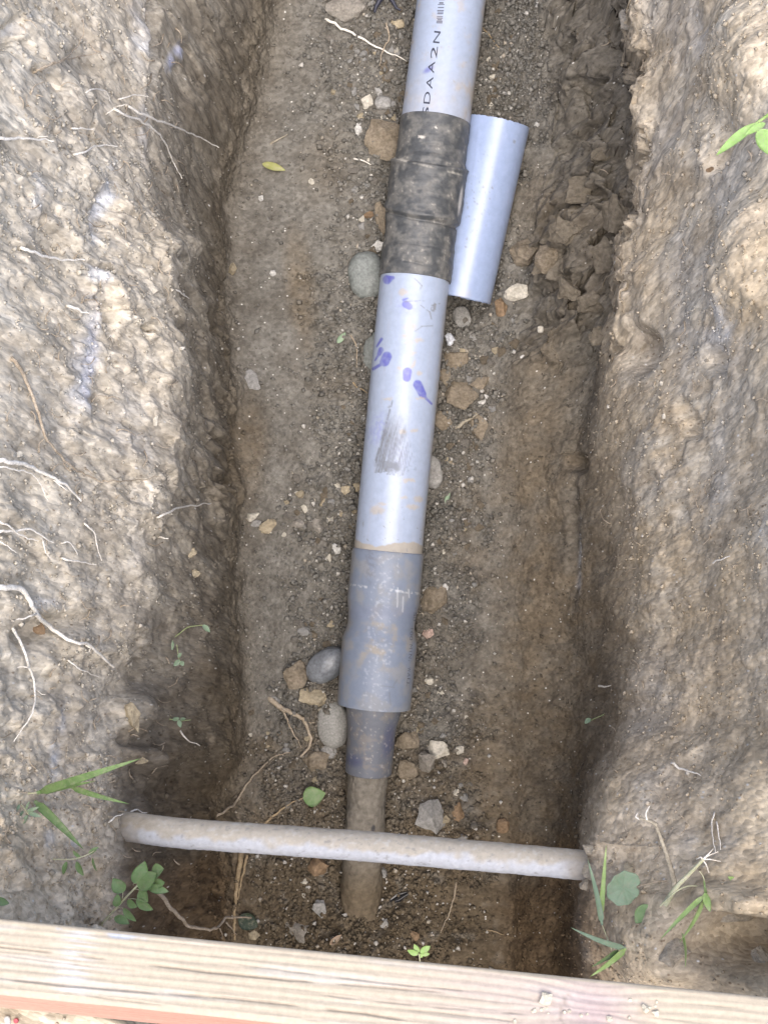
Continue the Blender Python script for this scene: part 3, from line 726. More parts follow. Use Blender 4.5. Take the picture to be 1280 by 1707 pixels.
def glyph_mesh(ch):
    cu = bpy.data.curves.new('t', 'FONT'); cu.body = ch; cu.align_x = 'CENTER'; cu.align_y = 'CENTER'; cu.resolution_u = 4
    ob = bpy.data.objects.new('t', cu); COL.objects.link(ob)
    dg = bpy.context.evaluated_depsgraph_get(); me = bpy.data.meshes.new_from_object(ob.evaluated_get(dg))
    vs_ = np.array([v_.co[:] for v_ in me.vertices]); fs = [list(p.vertices) for p in me.polygons]
    bpy.data.objects.remove(ob); bpy.data.meshes.remove(me); bpy.data.curves.remove(cu)
    if len(vs_) == 0: return None
    vs_ = vs_[:, :2] - (vs_[:, :2].max(0) + vs_[:, :2].min(0)) / 2; vs_ /= (vs_.max(0) - vs_.min(0)).max() if ch == '.' else (vs_[:, 1].max() - vs_[:, 1].min())
    return vs_, fs
def print_text(name, items, bv, sx, sy, parent, mat, flip=False):
    """characters stamped on the pipe: reading direction up the pipe (flip: down the pipe)"""
    vs_all, fs_all = [], []
    for ch, u, v in items:
        g = glyph_mesh(ch)
        if g is None: continue
        vs_, fs = g; base = len(vs_all); ok = True
        if ch == '.': vs_ = vs_ * .25
        w_ = max(vs_[:, 0].max() - vs_[:, 0].min(), .3)
        pts = []
        for x, y in vs_:
            x = x * (sx / (w_ if ch not in 'I1.' else 1.0)) ; y = y * sy
            d = (np.array([.112, -1.0]) * x + np.array([-1.0, -.112]) * y)
            if flip: d = -d
            pp = on_pipe(bv, u + d[0], v + d[1], .00035)
            if pp is None: ok = False; break
            pts.append(pp - org)
        if ok:
            vs_all += pts; fs_all += [[i + base for i in f] for f in fs]
    me = bpy.data.meshes.new(name); me.from_pydata([tuple(p) for p in vs_all], [], fs_all)
    return link(name, me, mat, parent)
print_text('printed_lettering', [('N', 728, 62), ('2', 723.5, 87.5), ('A', 719, 112), ('A', 716, 138), ('D', 712, 163), ('S', 709, 188)], BU, 20, 10.5, sec_up, 'ink')
print_text('moulded_lettering', [('S', 691.5, 1024), ('D', 690.5, 1032), ('1', 686.5, 1048), ('0', 685.5, 1056), ('0', 685, 1064), ('M', 684.5, 1078), ('I', 684, 1086), ('N', 683.5, 1094), ('.', 681, 1101),
                                 ('W', 681.5, 1116), ('A', 681, 1125), ('L', 680.5, 1134), ('L', 679.5, 1141)], BC, 7, 4.6, coup, 'inkpale', True)
bv_, bf_ = [], []
rnd = random.Random(4)
for k in range(34):                          # dot-printed bars at the top of the picture
    v0 = -46 + k * 2.55; L = rnd.choice([5.5, 5.5, 4, 6]); uu = 735.5 - (v0 - 10) * .10
    if rnd.random() < .22: continue
    t_ = rnd.choice([.7, .9, 1.3]); b0 = len(bv_)
    for du, dv_ in ((-L, -t_), (L - 1, -t_), (L - 1, t_), (-L, t_)):
        bv_.append(tuple(on_pipe(BU, uu + du, v0 + dv_, .00035) - org))
    bf_.append((b0, b0 + 1, b0 + 2, b0 + 3))
me = bpy.data.meshes.new('printed_bars'); me.from_pydata(bv_, [], bf_); link('printed_bars', me, 'inkpale', sec_up)

# ---- offcut: a short hollow length lying against the pipe
oa, ob_ = P(831, 203, 2.325), P(767, 496, 2.365)
def tube_hollow(name, a, b, r, wall, nst, nth, paint, mat, jag=0.0):
    path = a + (b - a) * np.linspace(0, 1, nst)[:, None]
    pts, th = lathe(path, np.full(nst, r), nth); t = (b - a) / np.linalg.norm(b - a)
    j = jag * fbm(np.stack([np.cos(th) * 6, np.sin(th) * 6, th * 0], 1), 3)
    pts[0] += t * (np.abs(j)[:, None]); pts[-1] += t * j[:, None] * .6
    inn = path[:, None] + (pts - path[:, None]) * ((r - wall) / r); inn[0] = pts[0] - (pts[0] - path[0]) * (wall / r); inn[-1] = pts[-1] - (pts[-1] - path[-1]) * (wall / r)
    allp = np.concatenate([pts, inn[::-1], pts[:1]])
    flat = allp.reshape(-1, 3); o_ = (a + b) / 2
    me = mesh_np(name, flat - o_, grid_faces(len(allp), nth, True)[:, ::-1])
    u, v = proj(flat); col, rg = paint(flat, u, v); set_col(me, col); set_val(me, rg)
    return link(name, me, mat, None, o_), flat
def paint_off(p, u, v):
    n = fbm(p * 40, 4); n2 = fbm(p * 170, 3); n3 = fbm(p * np.array([90, 8, 90]), 2)
    c_ = np.tile(np.array([.31, .385, .56]), (len(p), 1)); rg = np.full(len(p), .30)
    c_ = mixm(c_, .18 * sstep(0, .4, n3), np.array([.42, .50, .68])); sp = np.zeros(len(p))
    for (a, b, r_) in [(805, 312, 2.4), (820, 313, 1.6), (808, 320, 1.5), (795, 340, 2), (803, 356, 1.6), (857, 236, 2.4), (778, 398, 1.8), (790, 330, 1.3), (776, 412, 1.5)]:
        sp = np.maximum(sp, blob(u, v, a, b, r_, r_, 0, .4))
    sp = np.maximum(sp, .9 * sstep(.33, .42, n2) * blob(u, v, 798, 330, 20, 70, 10, .6))
    c_ = mixm(c_, sp * .8, np.array([.22, .23, .25]))
    for ln in ((848, 330, 828, 480), (795, 215, 787, 290)):
        c_ = mixm(c_, .4 * drop(u, v, ln[0], ln[1], .6, ln[2], ln[3], .6), np.array([.28, .32, .45]))
    c_ = mixm(c_, .35 * sstep(.1, .5, n) * sstep(440, 490, v), dirt); return c_, rg
offc, _ = tube_hollow('pipe_offcut', oa, ob_, .0495, .0035, 120, 130, paint_off, 'pvc', .004)
tag(offc, 'short clean lavender-blue pipe offcut leaning against the wrapped joint', 'pipe offcut')

# ---- galvanised conduit across the trench
zc = 1.68
cu = [P(u, v, zc + max(0, 225 - u) * .0011) for u, v in ((90, 1362), (150, 1370), (205, 1377), (250, 1383), (300, 1389), (400, 1396), (600, 1410), (800, 1427), (960, 1441), (1010, 1446), (1090, 1454))]
cpath = smooth_path(np.array(cu), 420, 8)
cr = 24.8 * zc / F
pts, th = lathe(cpath, np.full(420, cr) , 96)
qf = pts.reshape(-1, 3); n_ = (pts - cpath[:, None]).reshape(-1, 3) / cr
un = fbm(qf * 40, 3); un2 = fbm(qf * 160, 3)
qf = qf + n_ * (.0006 * un + .0005 * un2)[:, None]
u, v = proj(qf); cvc = np.interp(u, proj(cpath)[0], proj(cpath)[1]); rel = (v - cvc) / 25
c_ = np.tile(np.array([.52, .53, .55]), (len(qf), 1))
c_ = mixm(c_, .85 * sstep(.35, -.25, rel + .9 * un) if False else .85 * (1 - sstep(-.15, .35, rel + .8 * un)), np.array([.47, .41, .31]))
c_ = mixm(c_, .35 * sstep(.15, .4, un2), np.array([.62, .62, .60])); c_ = mixm(c_, .6 * sstep(.32, .5, un2 * -1), np.array([.27, .26, .25]))
c_ = mixm(c_, .6 * (1 - sstep(215, 265, u + 60 * un)), np.array([.34, .29, .22])); c_ = mixm(c_, .75 * sstep(930, 985, u + 40 * un), np.array([.36, .31, .24]))
o_ = np.array(cpath[210]); me = mesh_np('conduit', qf - o_, grid_faces(420, 96, True)[:, ::-1]); set_col(me, np.clip(c_, 0, 1)); con = link('conduit', me, 'galv', None, o_)
tag(con, 'weathered pale grey metal conduit spanning the trench from wall to wall', 'conduit')

# ================================================================== TIMBER across the near end
z1 = 1.288
E0, E1 = P(0, 1530, z1), P(1280, 1661, z1)
ax_ = (E1 - E0) / np.linalg.norm(E1 - E0)
lean = R(17)
tn = np.array([0, math.sin(lean), math.cos(lean)]); tn -= ax_ * (tn @ ax_); tn /= np.linalg.norm(tn)
tw = np.cross(tn, ax_); tw /= np.linalg.norm(tw)
if tw[1] > 0: tw = -tw
TW, TH, br = .0635, .089, .004
prof, reg = [], []
def seg_pts(a, b, n, r_):
    for t in np.linspace(0, 1, n, endpoint=False): prof.append((a[0] + (b[0] - a[0]) * t, a[1] + (b[1] - a[1]) * t)); reg.append(r_)
def arc(cx, cy, a0, a1, n=5):
    for t in np.linspace(0, 1, n, endpoint=False):
        a = R(a0 + (a1 - a0) * t); prof.append((cx + br * math.cos(a), cy + br * math.sin(a))); reg.append(2)
seg_pts((br, 0), (TW - br, 0), 64, 0); arc(TW - br, -br, 90, 0)
seg_pts((TW, -br), (TW, -TH + br), 36, 1); arc(TW - br, -TH + br, 0, -90)
seg_pts((TW - br, -TH), (br, -TH), 14, 3); arc(br, -TH + br, -90, -180)
seg_pts((0, -TH + br), (0, -br), 20, 4); arc(br, -br, 180, 90)
prof = np.array(prof); reg = np.array(reg); NT_ = len(prof)
xs = np.linspace(-.30, 1.06, 480)
tp = E0 + xs[:, None, None] * ax_ + prof[None, :, 0, None] * tw + prof[None, :, 1, None] * tn
flat = tp.reshape(-1, 3); X = np.repeat(xs, NT_); A = np.tile(prof[:, 0], len(xs)); B = np.tile(prof[:, 1], len(xs)); RG_ = np.tile(reg, len(xs))
kx, ka = .525, .028                                     # the knot on the top face
dk = np.sqrt(((X - kx) / 2.2) ** 2 + (A - ka) ** 2)
bend = .010 * np.exp(-((X - kx) / .05) ** 2) * np.sign(A - ka + .0001)
g = np.stack([X * 2.2, (A + bend) * 150, B * 150], 1)
gr = fbm(g, 2); gf = fbm(np.stack([X * 14, (A + bend) * 420, B * 420], 1), 3); ring_ = .5 + .5 * np.sin((A + bend * .6 + .0022 * perlin(np.stack([X * 3, A * 40, B * 0], 1))) * 2 * math.pi / .0072)
crk = np.zeros(len(X))
for a0, wv, x0, x1, dp in ((.026, .0006, -.05, .40, 1), (.049, .0007, -.05, .37, 1), (.020, .0004, .2, .42, .7), (.036, .0004, .28, .47, .7), (.058, .0005, .08, .30, .8), (.043, .0004, .35, .50, .6), (.012, .0004, .56, .80, .5), (.040, .0005, .56, .66, .8), (.031, .0004, -.02, .14, .5)):
    line = a0 + .0016 * np.sin(X * 17 + a0 * 400) + .0008 * perlin(np.stack([X * 40, X * 0, X * 0 + a0 * 90], 1))
    dash = sstep(-.22, .0, perlin(np.stack([X * 22, X * 0 + a0 * 300, X * 0], 1)))
    crk = np.maximum(crk, dp * dash * (1 - sstep(wv, wv + .0007, np.abs(A - line))) * sstep(x0, x0 + .02, X) * (1 - sstep(x1 - .02, x1, X)) * (RG_ == 0))
kn = (1 - sstep(.0006, .0014, np.abs(A - (.016 + (X - .505) ** 2 * 20 + .0))) ) * 0
ck = (1 - sstep(.0008, .0018, np.abs(X - (.5015 - .006 * np.sin((A - .012) * 80))))) * sstep(.012, .016, A) * (1 - sstep(.040, .044, A)) * (RG_ == 0)
crk = np.maximum(crk, ck * .9)
top = (RG_ == 0).astype(float); pinkm = (RG_ == 1)
hgt = top * (.0007 * ring_ + .0005 * gf - .0012 * crk) + (1 - top) * .0004 * gf + .0006 * fbm(flat * 18, 2)
nv = np.where(top[:, None] > 0, tn, np.where(pinkm[:, None], tw, 0))
flat2 = flat + nv * hgt[:, None]
edge_chip = (1 - sstep(0, .003, A)) * top * .0014 * fbm(np.stack([X * 60, A * 0, A * 0], 1), 3); flat2 += tw * np.abs(edge_chip)[:, None]
cream = np.array([.50, .43, .325]); c_ = np.tile(cream, (len(X), 1))
c_ = mixm(c_, top * (.13 * (1 - ring_) + .14 * sstep(0, .4, gf)), np.array([.40, .345, .265]))
c_ = mixm(c_, top * .28 * sstep(.05, .4, fbm(np.stack([X * 9, A * 70, A * 0], 1), 3)), np.array([.56, .55, .54]))
c_ = mixm(c_, top * .45 * sstep(.32, .48, X + .1 * gr) * (1 - sstep(.505, .60, X)), np.array([.46, .375, .36]))
c_ = mixm(c_, top * .55 * np.exp(-((X - kx) / .028) ** 2 - ((A - ka) / .022) ** 2), np.array([.40, .30, .31]))
c_ = mixm(c_, top * .5 * (1 - sstep(0, .010, A)) * sstep(-.1, .2, gr), np.array([.57, .50, .34]))
c_ = mixm(c_, top * .7 * (1 - sstep(.002, .006, np.abs(A - .006))) * sstep(.12, .3, fbm(np.stack([X * 30, A * 60, A * 0], 1), 2)) * (np.abs(X - .14) < .09), np.array([.42, .47, .55]))
c_ = mixm(c_, top * .6 * np.exp(-((X - .073) / .014) ** 2) * sstep(-.2, .2, gf), np.array([.60, .61, .62]))
c_ = mixm(c_, crk * .5, np.array([.22, .185, .15]))
rose = np.array([.60, .33, .245]); c_[pinkm] = rose * (1 + .22 * gf[pinkm] + .15 * gr[pinkm])[:, None]
o_ = E0 + .38 * ax_ + tw * TW / 2 - tn * TH
nn_ = len(xs)
caps = np.array([[0] * 4])
fcs = grid_faces(nn_, NT_, True)
me = mesh_np('timber_beam', flat2 - o_, fcs); set_col(me, np.clip(c_, .02, .85))
bm = bmesh.new(); bm.from_mesh(me); bm.verts.ensure_lookup_table()
bm.faces.new([bm.verts[i] for i in range(NT_)][::-1]); bm.faces.new([bm.verts[(nn_ - 1) * NT_ + i] for i in range(NT_)])
bmesh.ops.recalc_face_normals(bm, faces=bm.faces[:]); bm.to_mesh(me); bm.free()
beam = link('timber_beam', me, 'wood', None, o_); tag(beam, 'weathered cream timber beam with a pinkish side lying across the near end of the trench', 'timber')

# ================================================================== STONES
def rock_mesh(name, seed, dims, ang=0.7, sub=2, rough=.12):
    rnd_ = np.random.RandomState(seed)
    bm = bmesh.new()
    if ang > .3:
        pts_ = rnd_.normal(size=(16, 3)); pts_ /= np.linalg.norm(pts_, axis=1)[:, None]; pts_ *= rnd_.uniform(.8, 1.1, (16, 1))
        for p in pts_: bm.verts.new(p)
        r_ = bmesh.ops.convex_hull(bm, input=bm.verts[:])
        bmesh.ops.delete(bm, geom=[g_ for g_ in set(r_['geom_interior'] + r_['geom_unused']) if isinstance(g_, bmesh.types.BMVert)], context='VERTS')
        bmesh.ops.subdivide_edges(bm, edges=bm.edges[:], cuts=1, use_grid_fill=True, smooth=.02)
        bmesh.ops.triangulate(bm, faces=bm.faces[:])
        if sub > 1:
            bmesh.ops.subdivide_edges(bm, edges=bm.edges[:], cuts=1, use_grid_fill=True, smooth=.02); bmesh.ops.triangulate(bm, faces=bm.faces[:])
    else:
        bmesh.ops.create_icosphere(bm, subdivisions=4 if sub > 1 else 2, radius=1)
    co_ = np.array([v_.co[:] for v_ in bm.verts]); n = fbm(co_ * 1.4 + seed * 3.7, 3) * rough * 1.6 + fbm(co_ * 5 + seed, 3) * rough * .6
    l_ = np.linalg.norm(co_, axis=1)
    if ang <= .3: co_ = np.sign(co_) * np.abs(co_) ** (.92 if ang < .2 else .7)
    co_ = co_ * (1 + n)[:, None]; co_ /= (np.abs(co_).max(0))
    co_ *= np.array(dims) / 2
    for v_, p in zip(bm.verts, co_): v_.co = p
    me_ = bpy.data.meshes.new(name); bm.to_mesh(me_); bm.free()
    if ang <= .3 or True: me_.polygons.foreach_set('use_smooth', [ang <= .3] * len(me_.polygons))
    return me_
def align(n, ang):
    """rotation whose Z follows the surface and whose X is turned by ang in the picture"""
    z = Vector(n).normalized(); x = Vector((math.cos(R(ang)), math.sin(R(ang)), 0)); x = (x - z * x.dot(z)).normalized(); y = z.cross(x)
    return Matrix((x, y, z)).transposed().to_euler()
seedc = [100]
def stone(name, cat, mat, u, v, w_, h_, ang, label, group=None, rnd_=.7, thick=.6, sink=.35, sub=2, rough=.12, z=None):
    seedc[0] += 1
    p, n = hit(u, v); d = float((p - CAM) @ FWD); m = d / F
    dims = (w_ * m, h_ * m, min(w_, h_) * m * thick)
    me_ = rock_mesh(name, seedc[0], dims, rnd_, sub, rough)
    nf = Vector(n) * .35 + Vector(-FWD) * .65
    o = link(name, me_, mat, None, p + np.array(nf.normalized()) * dims[2] * (.5 - sink)); o.rotation_euler = align(nf, ang)
    return tag(o, label, cat, group)
C_ = 'smooth river cobbles beside the pipe'
stone('river_cobble', 'cobble', 'greenstone', 611, 461, 64, 80, 5, 'round grey-green cobble against the left side of the black wrapped joint', C_, .1, .7, .25, 2, .05)
stone('river_cobble', 'cobble', 'greenstone', 625, 592, 40, 78, 0, 'dark greenish cobble half hidden behind the pipe beside the purple drips', C_, .1, .8, .3, 2, .05)
stone('river_cobble', 'cobble', 'darkstone', 547, 1108, 78, 52, 35, 'shiny dark blue-grey cobble leaning on the coupling bell', C_, .1, .9, .2, 2, .07)
stone('river_cobble', 'cobble', 'greystone', 556, 1207, 54, 82, 3, 'flat matte grey oval cobble beside the reducer', C_, .1, .6, .25, 2, .04)
stone('river_cobble', 'cobble', 'greyrock', 720, 787, 36, 58, 10, 'small grey cobble tucked against the right side of the lower pipe section', C_, .1, .8, .3, 2, .08)
CL = 'loose clods and stones on the trench floor'
for row in [
    ('soil_clod', 'clod', 'clod', 641, 236, 78, 80, 20, 'large crumbly brown clod left of the wrapped joint, below the printed letters', .7, .5),
    ('soil_clod', 'clod', 'greyclod', 578, 14, 88, 56, 0, 'large grey clod at the top edge, left of the pipe', .7, .5),
    ('stone', 'stone', 'palerock', 609, 168, 26, 28, 0, 'pale flat stone left of the letters, beside a rounder grey one', .8, .5),
    ('stone', 'stone', 'greyrock', 639, 174, 31, 25, -5, 'rounded grey stone left of the pipe letters', .2, .6),
    ('stone', 'stone', 'greyrock', 631, 153, 16, 18, 0, 'small squarish grey stone above the rounded one near the letters', .8, .6),
    ('stone', 'stone', 'whiterock', 597, 216, 15, 21, 0, 'small whitish stone above left of the large brown clod', .8, .6),
    ('stone', 'stone', 'whiterock', 628, 411, 21, 20, 0, 'knobbly white stone on top of the round grey-green cobble', .8, .9),
    ('stone', 'stone', 'tanrock', 663, 40, 24, 16, 0, 'tan pebble beside the pipe near the top edge', .2, .6),
    ('stone', 'stone', 'orangerock', 614, 360, 20, 16, 0, 'small rusty brown stone left of the middle of the wrap', .8, .7),
    ('soil_clod', 'clod', 'clod', 636, 362, 22, 62, 5, 'narrow brown clod wedged along the left edge of the wrap', .7, .6),
    ('stone', 'stone', 'tanrock', 521, 1161, 52, 42, -20, 'lumpy tan stone between the dark cobble and the flat grey cobble', .7, .8),
    ('soil_clod', 'clod', 'clod', 494, 1127, 46, 50, 30, 'rough brown clod just left of the dark shiny cobble', .7, .6),
    ('soil_clod', 'clod', 'clod', 529, 1268, 50, 44, 20, 'brown clod below the flat grey cobble, near the curled root', .7, .6),
    ('stone', 'stone', 'greyrock', 548, 1253, 30, 24, 0, 'pale grey stone peeking from under the flat grey cobble', .8, .6),
    ('soil_clod', 'clod', 'clod', 680, 1239, 48, 42, 25, 'ochre brown clod touching the right side of the reducer', .7, .6),
    ('stone', 'stone', 'palerock', 730, 1250, 40, 38, -35, 'bright pale angular stone right of the reducer', .8, .5),
    ('stone', 'stone', 'greyclod', 712, 1269, 40, 40, -40, 'square grey-brown stone under the bright pale angular stone', .8, .6),
    ('soil_clod', 'clod', 'clod', 680, 1283, 36, 38, 10, 'dark brown clod below the ochre one beside the reducer', .7, .5),
    ('stone', 'stone', 'greyrock', 717, 1363, 56, 62, -30, 'jagged grey rock just above the conduit, right of the old pipe', .8, .6),
    ('soil_clod', 'clod', 'orangerock', 763, 1354, 24, 34, 0, 'dark rusty clod right of the jagged grey rock', .7, .6),
    ('stone', 'stone', 'whiterock', 792, 1380, 14, 12, 0, 'little white stone above the conduit, right of the rusty clod', .8, .6),
    ('soil_clod', 'clod', 'orangerock', 838, 1375, 24, 26, 0, 'brown lump on the dark floor above the right part of the conduit', .3, .6),
    ('stone', 'stone', 'tanrock', 447, 877, 34, 24, 35, 'yellowish tan stone at the foot of the left wall, right of a paler one', .8, .7),
    ('stone', 'stone', 'palerock', 420, 860, 28, 18, 25, 'pale flat stone touching the foot of the left wall', .8, .7),
    ('stone', 'stone', 'greyrock', 427, 873, 20, 14, 30, 'grey flat stone between the pale and the yellowish tan stones', .8, .5),
    ('stone', 'stone', 'greyclod', 498, 872, 24, 18, -10, 'grey-brown stone midway between the left wall and the pipe', .8, .6),
    ('soil_clod', 'clod', 'greyclod', 528, 876, 28, 24, -20, 'flat grey clod left of the lower pipe section, above the coupling', .7, .4),
    ('stone', 'stone', 'tanrock', 539, 837, 16, 9, 50, 'slim tan chip upright among the grit left of the pipe', .8, .7),
    ('stone', 'stone', 'tanrock', 577, 817, 24, 17, 10, 'tan flake close to the left side of the lower pipe section', .8, .4),
    ('stone', 'stone', 'palerock', 508, 848, 9, 16, 20, 'thin pale chip above the grey-brown stone', .8, .5),
    ('stone', 'stone', 'whiterock', 560, 915, 18, 20, 30, 'white-topped stone left of the mud band above the coupling', .8, .8),
    ('stone', 'stone', 'palerock', 549, 929, 10, 17, 10, 'cream splinter below the white-topped stone', .8, .5),
    ('stone', 'stone', 'palerock', 858, 487, 52, 32, -12, 'large cream angular stone below the offcut', .8, .5),
    ('stone', 'stone', 'orangerock', 833, 513, 26, 38, 10, 'brown stone under the large cream stone', .4, .7),
    ('soil_clod', 'clod', 'clod', 874, 428, 50, 56, 20, 'split brown clod right of the offcut, left one of the pair', .7, .7),
    ('soil_clod', 'clod', 'clod', 916, 430, 48, 58, -15, 'split brown clod right of the offcut, right one of the pair', .7, .7),
    ('stone', 'stone', 'greyrock', 771, 533, 32, 46, 10, 'flat grey stone under the lower end of the offcut', .3, .4),
    ('soil_clod', 'clod', 'clod', 761, 598, 54, 34, -5, 'flat brown clod against the pipe below the white paper scrap', .7, .5),
    ('soil_clod', 'clod', 'clod', 741, 628, 26, 42, 0, 'narrow brown clod under the flat one beside the pipe', .7, .5),
    ('soil_clod', 'clod', 'clod', 768, 662, 56, 52, -35, 'broad brown slab of soil right of the purple tailed drip', .7, .4),
    ('soil_clod', 'clod', 'clod', 801, 639, 38, 22, 25, 'wedge-shaped brown clod with a shaded front edge', .8, .6),
    ('soil_clod', 'clod', 'clod', 739, 700, 38, 40, 30, 'brown slab against the pipe beside the top of the dark smear', .7, .5),
    ('soil_clod', 'clod', 'clod', 795, 715, 40, 60, 10, 'flat tan-brown slab of earth right of the pipe, edge of the crumbs', .7, .3),
    ('stone', 'stone', 'whiterock', 808, 660, 16, 11, 0, 'white chip below the wedge-shaped clod, upper of two', .8, .6),
    ('stone', 'stone', 'whiterock', 803, 672, 18, 14, 20, 'white chip below the wedge-shaped clod, lower of two', .8, .5),
    ('stone', 'stone', 'whiterock', 871, 595, 10, 7, 40, 'isolated tiny white chip on the right of the floor', .8, .5),
    ('stone', 'stone', 'palerock', 901, 549, 11, 12, 0, 'cream pebble on the smooth right bank', .3, .6),
    ('stone', 'stone', 'whiterock', 894, 208, 11, 10, 0, 'white pebble right of the upper end of the offcut', .4, .6),
    ('stone', 'stone', 'tanrock', 385, 448, 20, 22, 0, 'small tan lump at the foot of the left wall', .6, .7),
    ('stone', 'stone', 'greyrock', 421, 634, 28, 38, 25, 'flat pale grey stone lying alone near the left wall', .8, .3),
    ('stone', 'stone', 'palerock', 520, 303, 13, 10, -20, 'pale sliver right of the yellow leaf', .8, .5),
    ('stone', 'stone', 'whiterock', 456, 455, 13, 12, 0, 'white chip above the damp brown streak, near the left wall', .8, .5),
    ('stone', 'stone', 'whiterock', 435, 332, 9, 12, 0, 'tiny white chip below left of the yellow leaf', .8, .5),
    ('soil_clod', 'clod', 'clod', 723, 1000, 46, 58, 0, 'brown clod against the right side of the coupling', .6, .6),
    ('stone', 'stone', 'pinkrock', 713, 1056, 20, 20, 0, 'small pinkish stone right of the coupling bell', .8, .7),
    ('stone', 'stone', 'palerock', 717, 1135, 20, 14, 0, 'small pale stone right of the lower bell of the coupling', .8, .6),
    ('stone', 'stone', 'whiterock', 742, 978, 12, 13, 0, 'white chip beside the clod right of the coupling', .8, .6),
    ('stone', 'stone', 'greyrock', 458, 1167, 22, 14, -25, 'small grey stone at the upper end of the curled root', .8, .6),
    ('stone', 'stone', 'orangerock', 531, 1447, 36, 38, 20, 'rusty orange-brown rock just below the conduit, left of the old pipe', .7, .7),
    ('stone', 'stone', 'palerock', 507, 1468, 13, 11, 0, 'small pale stone left of the rusty rock', .8, .6),
    ('stone', 'stone', 'greyrock', 534, 1513, 28, 36, 5, 'grey upright stone left of the old pipe below the conduit', .7, .6),
    ('stone', 'stone', 'greyrock', 640, 1454, 18, 20, 0, 'small grey stone right of the old pipe below the conduit', .7, .6),
    ('stone', 'stone', 'tanrock', 424, 1557, 22, 20, 0, 'brown-grey stone beside the timber, right of the dry straw', .6, .7),
    ('stone', 'stone', 'greyclod', 500, 1556, 60, 34, -15, 'low grey lump beside the timber, left of the old pipe', .6, .4),
    ('stone', 'stone', 'orangerock', 690, 1560, 20, 20, 20, 'reddish stone above the pale green sprout', .7, .7),
    ('stone', 'stone', 'greyrock', 640, 1541, 18, 20, 0, 'grey stone above left of the pale green sprout', .7, .6),
    ('stone', 'stone', 'greyclod', 740, 1273, 12, 14, 0, 'tiny grey stone right of the square grey-brown one', .7, .6),
    ('stone', 'stone', 'palerock', 766, 1250, 14, 16, 0, 'tiny tan-white stone right of the bright pale angular one', .7, .6),
    ('stone', 'stone', 'pinkrock', 776, 1269, 8, 12, -20, 'tiny pink pebble right of the bright pale angular stone', .3, .7),
]:
    name, cat, mat, u, v, w_, h_, an, lab, rd, tk = row
    stone(name, cat, mat, u, v, w_, h_, an, lab, CL, rd, tk * 1.15, .28, 2, .14)
